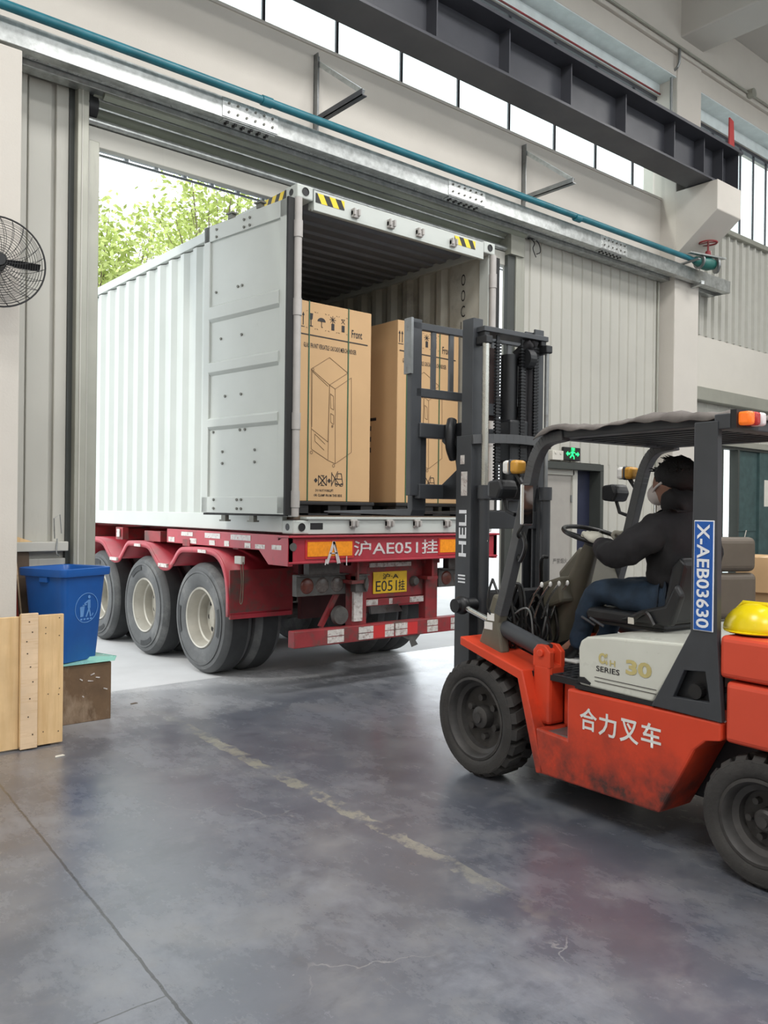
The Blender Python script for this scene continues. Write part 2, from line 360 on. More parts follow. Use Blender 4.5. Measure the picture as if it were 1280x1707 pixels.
# left panel strip with frame
mb = MB().box(-2.03, -1.29, 1.06, 1.28, 0, 5.02); struct('trim_6', mb, 'panel', 'grey sheet metal infill left of the loading door')
mb = MB()
for x0, x1, d in ((-2.03, -1.86, .0), (-1.63, -1.53, .02)): mb.box(x0, x1, 1.0+d, 1.07, 1.33, 5.0)
mb.box(-1.84, -1.66, 1.035, 1.07, 1.33, 5.0)
struct('trim_7', mb, 'panel', 'vertical edge strips of the grey infill panel', bevel=.008)
struct('trim_8', MB().box(-2.03, -1.53, .93, 1.07, 1.26, 1.335).box(-2.03, -1.53, 1.0, 1.07, 0, 1.2), 'panel', 'ledge at the foot of the infill panel', bevel=.006)
struct('trim_9', MB().box(-1.53, -1.49, 1.01, 1.1, 0, 5.0), 'dark_trim', 'dark gap beside the door guide')
mb = MB().box(-1.49, -1.40, .93, 1.12, 0, 5.0).box(-1.40, -1.29, .99, 1.2, 0, 4.62)
struct('trim_10', mb, 'jamb', 'left steel guide of the loading door', bevel=.006)
struct('trim_11', MB().box(-1.385, -1.372, .985, 1.0, 0, 4.6).box(-1.46, -1.45, .925, .94, 0, 5), 'panel', 'thin seams on the left door guide')
# right jamb
struct('trim_12', MB().box(3.66, 3.79, .95, 1.01, 0, 4.7), 'dark_trim', 'dark right guide of the loading door', bevel=.006)
struct('trim_13', MB().box(3.79, 3.95, .93, 1.04, 0, 5.0), 'jamb', 'right steel guide of the loading door', bevel=.008)
# right ribbed panel wall with door hole
def ribs(x0, x1, y, z0, z1, pitch, d, wtop):
    p = []; x = x0
    while x < x1:
        p += [(x, y, z0), (x+pitch-wtop*2, y, z0), (x+pitch-wtop*1.5, y-d, z0), (x+pitch-wtop*.5, y-d, z0)]; x += pitch
    p.append((x1, y, z0)); p = [q for q in p if q[0] <= x1]; return MB().sheet(p, (0, 0, z1-z0))
struct('wall_panels', MB().add(*[(a.v, a.f) for a in [ribs(3.93, 7.0, 1.0, 2.27, 5.0, .21, .02, .018)]][0]).add(*[(a.v, a.f) for a in [ribs(5.62, 7.0, 1.0, 0, 2.27, .21, .02, .018)]][0]), 'panel', 'off white ribbed metal wall panels right of the loading door', solid=.01)
struct('wall_backing', MB().box(3.93, 7.0, 1.02, 1.28, 2.27, 5.02).box(5.62, 7.0, 1.02, 1.28, 0, 2.27).box(3.93, 4.25, 1.02, 1.28, 0, 2.27).box(4.25, 5.62, 1.2, 1.28, 0, 2.27), 'panel')
# column with corbel
mb = MB().box(7.0, 7.65, .75, 1.3, 0, 8.3)
struct('wall_column', mb, 'cream', 'cream concrete column between the two bays', bevel=.012)
struct('wall_corbel', MB().prism([(.76, 5.32), (.12, 5.83), (.12, 6.24), (.76, 6.24)], 'x', 7.0, 7.65), 'cream', 'sloping concrete corbel carrying the crane beam', bevel=.01)
# right bay
struct('wall_siding', ribs(7.65, 16, 1.0, 4.37, 6.08, .215, .045, .03), 'siding', 'grey beige ribbed siding right of the column', solid=.01)
struct('wall_bay', MB().box(7.65, 16, 1.03, 1.28, 2.74, 6.1).box(7.65, 16, .97, 1.05, 3.54, 4.36), 'white_wall', 'cream wall below the ribbed siding')
struct('trim_14', MB().box(7.65, 16, .9, 1.1, 6.06, 6.14), 'jamb', 'sill under the right high window', bevel=.01)
struct('trim_15', MB().box(7.65, 16, .82, 1.05, 3.34, 3.54).box(7.65, 16, .9, 1.05, 2.70, 2.80), 'jamb', 'steel lintel rails above the green doors', bevel=.01)
struct('wall_over_door', ribs(7.65, 16, .98, 2.80, 3.34, .35, .012, .02), 'siding', 'panel strip above the green doors', solid=.01)
struct('wall_low', MB().box(7.65, 8.75, 1.03, 1.28, 0, 2.74), 'white_wall')
# high windows
def winstrip(idx, x0, x1, z0, z1, mull, label):
    fr = MB().box(x0, x1, 1.08, 1.16, z0, z0+.05).box(x0, x1, 1.08, 1.16, z1-.05, z1)
    for m in mull: fr.box(m-.016, m+.016, 1.105, 1.13, z0, z1)
    f = fr.build('window_%d' % idx, 'crane'); tag(f, label, kind='structure')
    ms = [x0]+list(mull)+[x1]
    for a, b in zip(ms[:-1], ms[1:]):
        if b-a > .1: MB().box(a+.02, b-.02, 1.115, 1.12, z0+.03, z1-.03).build('window_pane', 'glass', f)
winstrip(1, -9, 7.0, 6.2, 7.72, [.33+.875*k for k in range(-10, 8)], 'high strip of dark framed windows above the loading door')
winstrip(2, 7.65, 16, 6.14, 7.72, [7.76+.445*k for k in range(0, 19)], 'high window strip right of the column')
struct('trim_16', MB().box(-9, 7, .98, 1.08, 6.18, 6.21), 'cream', 'window sill')
# side door
f = tag(MB().box(4.25, 5.62, .94, 1.2, 2.17, 2.26).box(5.55, 5.62, .94, 1.2, 0, 2.17).box(4.25, 4.32, .94, 1.2, 0, 2.17).build('door_1', 'dark_trim', bevel=.006), 'dark framed side door in the ribbed wall', kind='structure')
MB().box(4.32, 5.13, 1.06, 1.10, 0, 2.16).build('door_leaf', 'door_grey', f, bevel=.004)
MB().box(5.07, 5.17, 1.03, 1.12, 0, 2.17).box(4.32, 5.1, 1.03, 1.12, 2.10, 2.17).build('door_frame', 'panel', f, bevel=.004)
MB().box(5.17, 5.55, 1.12, 1.16, 0, 2.17).build('side_panel', 'door_blue', f)
for z in (.4, 1.75): MB().cyl((5.065, 1.05, z), (5.065, 1.05, z+.09), .012, 8).build('hinge', 'steel', f)
text('严禁烟火', f, (4.86, 1.06, .98), (1, 0, 0), (0, 0, 1), .07, 'grime', w=.3)
# green door, right bay
f = tag(MB().box(8.75, 16, .95, 1.1, 2.66, 2.71).box(9.28, 9.33, .95, 1.1, 0, 2.66).box(8.75, 8.80, .95, 1.1, 0, 2.66).build('door_2', 'dark_trim'), 'open doorway with dark green metal sliding leaves', kind='structure')
MB().box(9.33, 10.02, 1.0, 1.06, 0, 2.66).box(9.36, 9.99, .985, 1.0, 1.33, 1.45).build('door_leaf', 'green_door', f, bevel=.006)
MB().box(10.04, 16, .96, 1.02, 0, 2.66).build('door_leaf', 'green_door', f, bevel=.006)
MB().box(8.84, 9.26, 1.1, 1.11, .02, 2.64).build('window_pane', 'glass', f)
MB().box(9.03, 9.06, 1.08, 1.12, 0, 2.66).build('mullion', 'dark_trim', f)
MB().tube([(9.55, .97, 1.2), (9.58, .95, 1.35)], .012, 8).build('door_handle', 'chrome', f)
MB().tube([(9.5, .97, .7), (9.54, .95, 1.08)], .014, 8).build('door_bolt', 'steel', f)
MB().box(10.2, 10.5, .955, .959, 1.75, 2.2).build('notice_sheet', 'paper', f)
# rolling shutter over the loading door
sh = tag(MB().box(-1.40, 3.75, 1.0, 1.07, 4.58, 4.74).build('door_3', 'panel', bevel=.006), 'rolled up steel shutter over the loading door', kind='structure')
MB().tube([(-1.40, .99, 4.775), (3.75, .99, 4.775)], .03, 12).build('bottom_rail', 'galv', sh, smooth=True)
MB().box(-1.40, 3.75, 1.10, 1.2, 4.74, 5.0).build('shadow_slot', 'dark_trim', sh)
MB().prism([(1.08, 4.84), (1.10, 4.86), (.98, 4.93), (.90, 5.02), (1.0, 5.02), (1.14, 4.92)], 'x', -1.36, 3.7).build('shutter_roll_cover', 'slat', sh, bevel=.004)
MB().prism([(.90, 4.93), (.86, 4.955), (.86, 4.985), (.92, 4.985)], 'x', -1.3, 3.9).build('cover_lip', 'slat', sh)
for zz, yy in ((4.95, .955), (4.905, 1.01)): MB().tube([(-1.36, yy, zz), (3.7, yy, zz)], .010, 6).build('curtain_rib', 'galv', sh)
MB().cyl((-1.46, 1.03, 4.90), (-1.32, 1.03, 4.90), .10, 24).build('shutter_drum', 'black', sh, smooth=True)
MB().box(3.66, 3.9, .9, 1.1, 4.70, 5.0).build('end_plate', 'jamb', sh)
# ================================================================== wall services
t = thing('cable_channel', 'long galvanised steel channel running along the wall above the loading door', 'cable tray', (0, .75, 4.98))
mb = MB().box(-8.9, 8.28, .60, .612, 4.975, 5.155).box(-8.9, 8.28, .612, .70, 4.975, 4.987).box(-8.9, 8.28, .70, .71, 4.987, 5.03).box(-8.9, 8.28, .71, .84, 5.03, 5.04).box(-8.9, 8.28, .84, .85, 4.975, 5.04).box(-8.9, 8.28, .85, .97, 4.975, 4.987).box(-8.9, 8.28, .96, .972, 4.987, 5.06)
mb.build('channel', 'galv', t, bevel=.003)
MB().box(-8.9, 8.26, .72, .83, 5.022, 5.029).build('inner_strip', 'galv_new', t)
MB().box(8.27, 8.285, .60, .97, 4.975, 5.155).build('end_cap', 'galv', t)
MB().box(-8.9, 7.0, .97, 1.0, 5.05, 5.16).build('top_flange', 'galv_new', t)
for x in (-.38, 2.32, 5.02):
    p = MB().box(x, x+.56, .592, .601, 4.985, 5.15).build('splice_plate', 'galv_new', t, bevel=.002)
    b = MB()
    for i in range(6):
        for z in (5.03, 5.105): MB().cyl((x+.06+i*.088, .592, z), (x+.06+i*.088, .582, z), .011, 8).build('rivet', 'bolt', p)
    p = MB().box(x+.02, x+.54, .615, .70, 4.966, 4.976).build('splice_plate', 'galv', t)
    b = MB()
    for i in range(6):
        for y in (.635, .675): MB().cyl((x+.07+i*.08, y, 4.966), (x+.07+i*.08, y, 4.952), .014, 8).build('rivet', 'black', p)
MB().bar((7.35, .52, 4.955), (7.55, 1.0, 4.955), .05, .05).build('hanger_bar', 'galv', t)
rebase(t, (0, .75, 4.95))
t = thing('teal_water_pipe', 'teal painted pipe running along the wall above the steel channel', 'pipe', (0, .5, 5.18))
MB().tube([(-8.9, .5, 5.155), (7.1, .5, 5.215)], .036, 16).build('pipe_run', 'teal', t, smooth=True)
for x in (.0, 4.4): MB().tube([(x-.05, .5, 5.188), (x+.05, .5, 5.188)], .044, 16).build('coupling', 'teal', t, smooth=True)
MB().bar((6.92, .33, 5.17), (7.05, 1.0, 5.17), .05, .02).build('pipe_support', 'steel', t)
rebase(t, (0, .5, 5.15))
t = thing('gate_valve', 'teal gate valve with small rusty red handwheel at the pipe end', 'valve', (7.3, .42, 5.2))
MB().tube([(7.08, .5, 5.215), (7.22, .47, 5.2), (7.34, .44, 5.2), (7.44, .41, 5.2)], [.05, .085, .095, .07], 16).build('valve_body', 'teal_green', t, smooth=True)
MB().lathe([(.0, 0), (.115, 0), (.115, .03), (.06, .035), (.05, .06), (0, .06)], (7.46, .39, 5.19), (.75, -.6, 0), 28).build('flange', 'steel', t, smooth=True)
MB().lathe([(.0, 0), (.105, 0), (.105, .025), (0, .025)], (7.16, .48, 5.21), (.75, -.2, 0), 28).build('flange', 'steel', t, smooth=True)
MB().tube([(7.34, .44, 5.24), (7.34, .44, 5.38)], [.06, .035], 12).tube([(7.34, .44, 5.38), (7.34, .44, 5.52)], .014, 8).build('bonnet', 'red_dirty', t, smooth=True)
w = MB(); ring = [(7.34+.12*math.cos(a*math.pi/12), .44+.12*math.sin(a*math.pi/12), 5.50) for a in range(25)]; w.tube(ring, .012, 8, False)
for k in range(4): a = k*math.pi/2+.4; w.tube([(7.34, .44, 5.51), (7.34+.12*math.cos(a), .44+.12*math.sin(a), 5.50)], .009, 6)
w.build('handwheel', 'red_dirty', t, smooth=True)
MB().bar((6.85, .45, 5.27), (7.6, .33, 5.30), .06, .02).build('clamp_bar', 'galv', t)
rebase(t, (7.3, .44, 5.1))
for x, lab in ((.87, 'rusty triangular steel wall bracket on the left, upper arm spotted with paint'), (3.97, 'plain triangular steel wall bracket on the right, nearer the column')):
    t = thing('wall_bracket', lab, 'bracket', (x, .97, 5.4), group=None)
    MB().box(x-.03, x+.03, .985, .999, 5.34, 6.1).box(x-.03, x-.02, .93, .99, 5.34, 6.1).build('wall_angle', 'steel', t)
    MB().box(x-.03, x-.022, .22, .99, 5.42, 5.48).box(x-.03, x+.03, .22, .99, 5.42, 5.428).build('lower_arm', 'crane' if x < 2 else 'steel', t)
    MB().bar((x, .97, 6.02), (x, .24, 5.46), .03, .045).build('diagonal_arm', 'galv', t)
    for z in (5.98, 5.5): MB().cyl((x+.0, .985, z), (x, .965, z), .014, 8).build('bolt', 'bolt', t)
    rebase(t, (x, 1.0, 5.4))
# crane runway beam
t = thing('crane_beam', 'dark grey steel crane runway beam resting on the corbel', 'beam', (0, .38, 6.26))
MB().box(-8.9, 7.72, .39, .41, 6.28, 6.79).build('web', 'crane', t)
MB().box(-8.9, 7.0, .20, .60, 6.25, 6.28).box(7.0, 7.72, .2, .6, 6.245, 6.28).build('bottom_flange', 'crane', t, bevel=.002)
MB().box(-8.9, 7.76, .15, .62, 6.79, 6.83).build('top_flange', 'crane', t, bevel=.002)
for x in (-2.4, -1.35, -.3, .75, 1.79, 2.86, 3.92, 5.0, 6.1, 6.85, 7.35): MB().box(x-.008, x+.008, .24, .39, 6.28, 6.79).build('stiffener', 'crane', t)
MB().box(7.70, 7.72, .2, .6, 6.28, 6.79).build('end_plate', 'crane', t)
rebase(t, (0, .4, 6.25))
tag(MB().prism([(7.60, 6.83), (7.76, 6.83), (7.72, 7.3), (7.61, 7.33)], 'y', .28, .30).build('red_end_stop', 'red_plate'), 'small red steel end stop standing on the end of the crane beam', 'end stop')
# conduit
t = thing('steel_conduit', 'thin painted conduit with elbow running under the ceiling past the column', 'conduit', (7, .66, 8.2))
MB().tube([(-8.9, .69, 8.27), (15.9, .69, 8.27)], .018, 8).build('conduit_run', 'jamb', t, smooth=True)
MB().tube([(6.95, .72, 8.0), (6.95, .80, 7.96), (6.95, .82, 7.9), (6.95, .82, 6.9)], .02, 8).tube([(6.96, .7, 8.25), (6.95, .7, 8.05), (6.95, .73, 8.0)], .02, 8).build('drop', 'steel', t, smooth=True)
MB().cyl((9.0, .62, 8.27), (9.0, .71, 8.27), .07, 16).build('junction_box', 'jamb', t, smooth=True)
MB().tube([(-8.9, 1.03, 7.74), (7.0, 1.03, 7.74)], .012, 6).build('window_cable', 'red_dirty', t)
rebase(t, (7, .69, 8.2))
t = tag(MB().tube(catmull([(4.06, .97, 5.0), (4.12, .93, 4.93), (4.08, .92, 4.85), (4.15, .93, 4.76)]), .006, 6).tube(catmull([(4.12, .97, 5.02), (4.2, .93, 4.94), (4.22, .92, 4.84), (4.16, .93, 4.8)]), .006, 6).tube([(4.0, .93, 4.96), (4.15, .93, 4.99)], .012, 6).build('loose_wires', 'black'), 'loose black wires dangling from the channel above the ribbed wall', 'wires')
tag(MB().tube([(6.93, .975, .02), (6.93, .975, 4.97)], .016, 8).build('vertical_conduit', 'jamb', smooth=True), 'thin grey vertical conduit running down the wall beside the concrete column', 'conduit')
# exit sign
t = thing('exit_sign', 'black emergency exit sign with lit green running figure above the side door', 'sign', (4.92, .95, 2.28))
MB().box(4.75, 5.09, .93, .97, 2.285, 2.455).build('housing', 'black', t, bevel=.006)
g = MB().ball((4.93, .926, 2.425), (.018, .003, .018), 10).bar((4.925, .926, 2.40), (4.91, .926, 2.36), .03, .004, (0, 1, 0)).bar((4.91, .926, 2.36), (4.95, .926, 2.335), .016, .004, (0, 1, 0)).bar((4.95, .926, 2.335), (4.95, .926, 2.305), .014, .004, (0, 1, 0)).bar((4.91, .926, 2.36), (4.87, .926, 2.32), .016, .004, (0, 1, 0)).bar((4.92, .926, 2.40), (4.97, .926, 2.385), .012, .004, (0, 1, 0)).bar((4.92, .926, 2.40), (4.88, .926, 2.385), .012, .004, (0, 1, 0))
g.box(4.895, 4.965, .926, .928, 2.44, 2.448).box(4.895, 4.90, .926, .928, 2.41, 2.448).box(4.96, 4.965, .926, .928, 2.41, 2.448)
for sx in (-1, 1):
    c = 4.925+sx*.09; g.prism([(c+sx*.045, 2.37), (c+sx*.01, 2.40), (c+sx*.01, 2.382), (c-sx*.03, 2.382), (c-sx*.03, 2.358), (c+sx*.01, 2.358), (c+sx*.01, 2.34)], 'y', .925, .928)
g.build('exit_symbol', 'exit_green', t); rebase(t, (4.92, .99, 2.26))
tag(MB().box(4.52, 4.74, .93, .99, 2.28, 2.40).cyl((4.58, .92, 2.37), (4.58, .93, 2.37), .02, 12).cyl((4.68, .92, 2.37), (4.68, .93, 2.37), .02, 12).build('emergency_light', 'white_wall', bevel=.006), 'small off white emergency light box left of the exit sign', 'light')
# ================================================================== outside
t = thing('outdoor_canopy', 'pale corrugated canopy roof over the outside of the door', 'canopy', (0, 2, 4.9))
pts = []; x = -3.
while x < 6: pts += [(x, 1.3, 5.26), (x+.24, 1.3, 5.26), (x+.26, 1.3, 5.29), (x+.30, 1.3, 5.29), (x+.32, 1.3, 5.26)]; x += .32
MB().sheet(pts, (0, 1.1, -.12)).build('roof_sheet', 'awning', t, solid=.006)
MB().box(-3, 6, 2.38, 2.41, 5.10, 5.115).build('edge_rail', 'steel', t)
for k in range(28): MB().box(-2.75+k*.32, -2.71+k*.32, 2.36, 2.42, 5.11, 5.17).build('rib_cap', 'awning', t); rebase(t, (1.5, 1.3, 5))
def tree(x, y, h, r, seed, lab, zc):
    R = random.Random(seed); t = thing('leafy_tree', lab, 'tree', (x, y, 0))
    b = MB().tube([(0, 0, 0), (.1, .05, h*.35), (.0, .1, h*.7)], [.16, .12, .05], 8)
    tips = []
    for k in range(26):
        a = R.uniform(0, 6.28); z0 = R.uniform(h*.25, h*.65); d = R.uniform(.5, 1)*r; tip = (math.cos(a)*d, math.sin(a)*d*.8, min(h*.98, z0+R.uniform(.4, 1)*(h-z0)))
        mid = (tip[0]*.5, tip[1]*.5, z0+(tip[2]-z0)*.35); b.tube([(0, 0, z0), mid, tip], [.04, .025, .01], 5); tips.append(tip); tips.append(mid)
        for q in range(2):
            tp = (tip[0]+R.uniform(-.7, .7), tip[1]+R.uniform(-.6, .6), tip[2]+R.uniform(-.4, .5)); b.tube([mid, tp], [.015, .006], 4); tips.append(tp)
    b.build('trunk', 'bark', t)
    l = MB()
    for c in tips:
        for k in range(42):
            p = Vector((c[0]+R.gauss(0, .33), c[1]+R.gauss(0, .33), c[2]+R.gauss(0, .26)))
            a = Vector((R.uniform(-1, 1), R.uniform(-1, 1), R.uniform(-.6, .6))).normalized()*R.uniform(.07, .12); c2 = a.cross(Vector((R.uniform(-1, 1), R.uniform(-1, 1), R.uniform(-1, 1)))).normalized()*.05
            l.add([p-a, p+c2, p+a, p-c2], [(0, 1, 2, 3)])
    l.build('foliage', 'leaf', t, smooth=False)
    return t
tree(3.9, 14.5, 8.2, 1.6, 3, 'leafy green tree outside, at the left edge of the door opening', 6)
tree(7.3, 15, 10.4, 1.9, 5, 'taller leafy green tree outside, right beside the container roof', 7)
tree(6.8, 20, 11.0, 2.4, 9, 'sparse green tree outside, standing farthest back between the other two', 7)
# ================================================================== CONTAINER
ZB, ZT, CW, CL = 1.405, 4.335, 2.412, 12.19
t = thing('shipping_container', 'open light grey corrugated shipping container on the red trailer', 'container', (1.2, 0, ZB)); CT = t
def wave(y0, y1, x, d, pitch=.278):
    p = []; y = y0
    while y < y1-pitch: p += [(x, y), (x, y+.072), (x+d, y+.072+.068), (x+d, y+.14+.07)]; y += pitch
    p.append((x, min(y, y1))); p.append((x, y1)); return p
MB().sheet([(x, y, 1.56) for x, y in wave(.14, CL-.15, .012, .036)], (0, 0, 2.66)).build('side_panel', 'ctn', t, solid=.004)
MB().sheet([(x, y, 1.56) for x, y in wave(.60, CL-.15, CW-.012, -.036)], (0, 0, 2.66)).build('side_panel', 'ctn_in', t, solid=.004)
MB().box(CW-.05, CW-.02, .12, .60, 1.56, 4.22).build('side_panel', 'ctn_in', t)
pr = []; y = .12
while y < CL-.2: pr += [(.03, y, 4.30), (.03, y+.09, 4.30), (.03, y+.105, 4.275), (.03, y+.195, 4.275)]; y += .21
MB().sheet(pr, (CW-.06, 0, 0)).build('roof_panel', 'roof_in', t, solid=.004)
MB().box(.05, CW-.05, .08, CL-.1, 1.53, 1.56).build('floor_boards', 'plank_dark', t)
MB().box(.05, CW-.05, CL-.08, CL-.04, 1.5, 4.25).build('front_panel', 'ctn_in', t)
MB().box(0, .07, .17, CL-.17, 4.23, 4.325).build('top_rail', 'ctn', t, bevel=.006)
MB().box(CW-.075, CW, .17, CL-.17, 4.22, 4.325).build('top_rail', 'ctn', t, bevel=.006)
MB().box(0, .05, .17, CL-.17, 1.415, 1.57).build('bottom_rail', 'ctn', t, bevel=.006)
MB().box(CW-.05, CW, .17, CL-.17, 1.415, 1.57).build('bottom_rail', 'ctn', t, bevel=.006)
h = MB().box(.17, CW-.17, .0, .09, 4.165, 4.315).box(.17, CW-.17, .0, .04, 4.145, 4.17).build('door_header', 'ctn', t, bevel=.004)
sl_ = MB().box(.15, CW-.15, .0, .12, 1.405, 1.545).box(.12, CW-.12, -.02, .15, 1.53, 1.552).build('door_sill', 'ctn', t, bevel=.004)
MB().box(.17, .30, -.002, 0, 1.445, 1.50).build('fork_slot', 'black', sl_)
MB().box(.185, .49, -.0025, .0, 4.215, 4.295).build('hazard_tape', 'hazard', h)
MB().box(1.83, 2.12, -.0025, .0, 4.215, 4.295).build('hazard_tape', 'hazard', h)
MB().box(-.0025, 0.0, .17, .62, 4.235, 4.32).build('hazard_tape', 'hazard', t)
for x in (.60, 1.01, 1.36, 1.80):
    MB().box(x-.035, x+.035, -.03, 0, 4.175, 4.235).box(x-.035, x-.015, -.05, 0, 4.19, 4.25).box(x+.015, x+.035, -.05, 0, 4.19, 4.25).build('lock_keeper', 'ctn_post', h, bevel=.004)
for x in (.62, 1.03, 1.37, 1.76, 2.1):
    MB().box(x-.035, x+.035, -.03, 0, 1.46, 1.53).box(x-.035, x-.012, -.055, 0, 1.47, 1.52).box(x+.012, x+.035, -.055, 0, 1.47, 1.52).build('lock_keeper', 'ctn_post', sl_, bevel=.004)
for x0, x1 in ((0, .065), (CW-.065, CW)): MB().box(x0, x1, .03, .16, 1.55, 4.22).build('corner_post', 'ctn', t, bevel=.006)
for x in (.0, CW): 
    px = x+(.012 if x < 1 else -.03)
    p = MB().tube([(px, -.0, 1.555), (px, -.0, 4.21)], .034, 14).build('hinge_post', 'ctn_post', t, smooth=True)
    for z in (1.7, 2.35, 3.3, 3.95): MB().tube([(px, -.0, z-.07), (px, -.0, z+.07)], .040, 14).build('hinge_sleeve', 'ctn_post', p, smooth=True)
for yy in (0, CL-.178):
    for xx in (0, CW-.162):
        for zz in (ZB, ZT-.118):
            c = MB().box(xx, xx+.162, yy, yy+.178, zz, zz+.118).build('corner_casting', 'ctn', t, bevel=.012)
            if yy == 0: MB().lathe([(0, 0), (.033, 0), (.035, -.006)], (xx+.081, -.001, zz+.06), (0, 1, 0), 16).build('casting_hole', 'black', c); c.children[0].scale = (1, 1, 1)
            if xx == 0: MB().cyl((-.002, yy+.09, zz+.06), (.0, yy+.09, zz+.06), .03, 16).build('casting_hole', 'black', c)
for k, ch in enumerate('OOCU'): text(ch, t, (CW-.0505, .40, 4.04-k*.165), (0, -1, 0), (0, 0, 1), .12, 'print', w=.06, off=.002)
# swung open left door, built flat then turned on its hinge
def ctn_door(hx, ang, side, lab):
    d = MB().box(.0, 1.17, -.012, .012, 1.60, 4.16)
    o = d.build('door', 'ctn', CT); o['label'] = lab; D = 1.17; H0, H1 = 1.575, 4.19
    def zf(f): return H1-(H1-H0)*f
    fr = MB().box(0, .10, -.03, .03, H0, H1).box(D-.09, D, -.03, .03, H0, H1).box(0, D, -.03, .03, zf(.055), H1).box(0, D, -.03, .03, H0, zf(.945))
    fr.build('door_frame', 'ctn', o, bevel=.004)
    rb = MB()
    for a, b in ((.285, .335), (.48, .52), (.675, .71)):
        z1, z0 = zf(a), zf(b); s = side
        rb.prism([(s*.012, z1+.015), (s*.04, z1-.005), (s*.04, z0+.02), (s*.012, z0-.01)], 'x', .10, D-.09)
    rb.build('door_rib', 'ctn', o, bevel=.003)
    MB().box(-.012, .012, -.034, .034, H0-.01, H1+.01).box(0, D, -.008, .008, H0-.02, H0).box(0, D, -.008, .008, H1, H1+.012).build('door_gasket', 'rubber_seal', o)
    for f, xs in ((.02, (.50, .58, .98)), (.045, (.50, .58, .98)), (.235, (.62, .68, 1.0)), (.40, (.62, .92)), (.60, (.62, .85)), (.72, (.56, .63, 1.02)), (.79, (.42, .88)), (.83, (.42, .88)), (.955, (.58, .64, .98)), (.985, (.58, .64, .98))):
        sd = .031 if (f < .05 or f > .94) else .013
        for x in xs: MB().cyl((x, side*sd, zf(f)), (x, side*(sd+.010), zf(f)), .012, 8).build('bolt', 'bolt', o)
    for x in (.45, .85): MB().box(x-.03, x+.03, -.02, .02, H0-.06, H0-.02).box(x-.045, x+.045, -.03, .03, H0-.075, H0-.06).build('cam_lug', 'bolt', o)
    for x in (.40, .80): MB().box(x-.03, x+.03, -.02, .02, H1+.01, H1+.05).box(x-.045, x+.045, -.03, .03, H1+.05, H1+.065).build('cam_lug', 'bolt', o)
    o.location = (hx, .01, 0); o.rotation_euler = (0, 0, ang); return o
ctn_door(-.055, math.atan2(1.2, -.16), 1, 'light grey container door swung open along the left side')
ctn_door(CW+.034, math.atan2(1.2, -.005), -1, 'light grey container door folded back on the right side')
rebase(t, (CW/2, 0, ZB))
for c in CT.children: pass
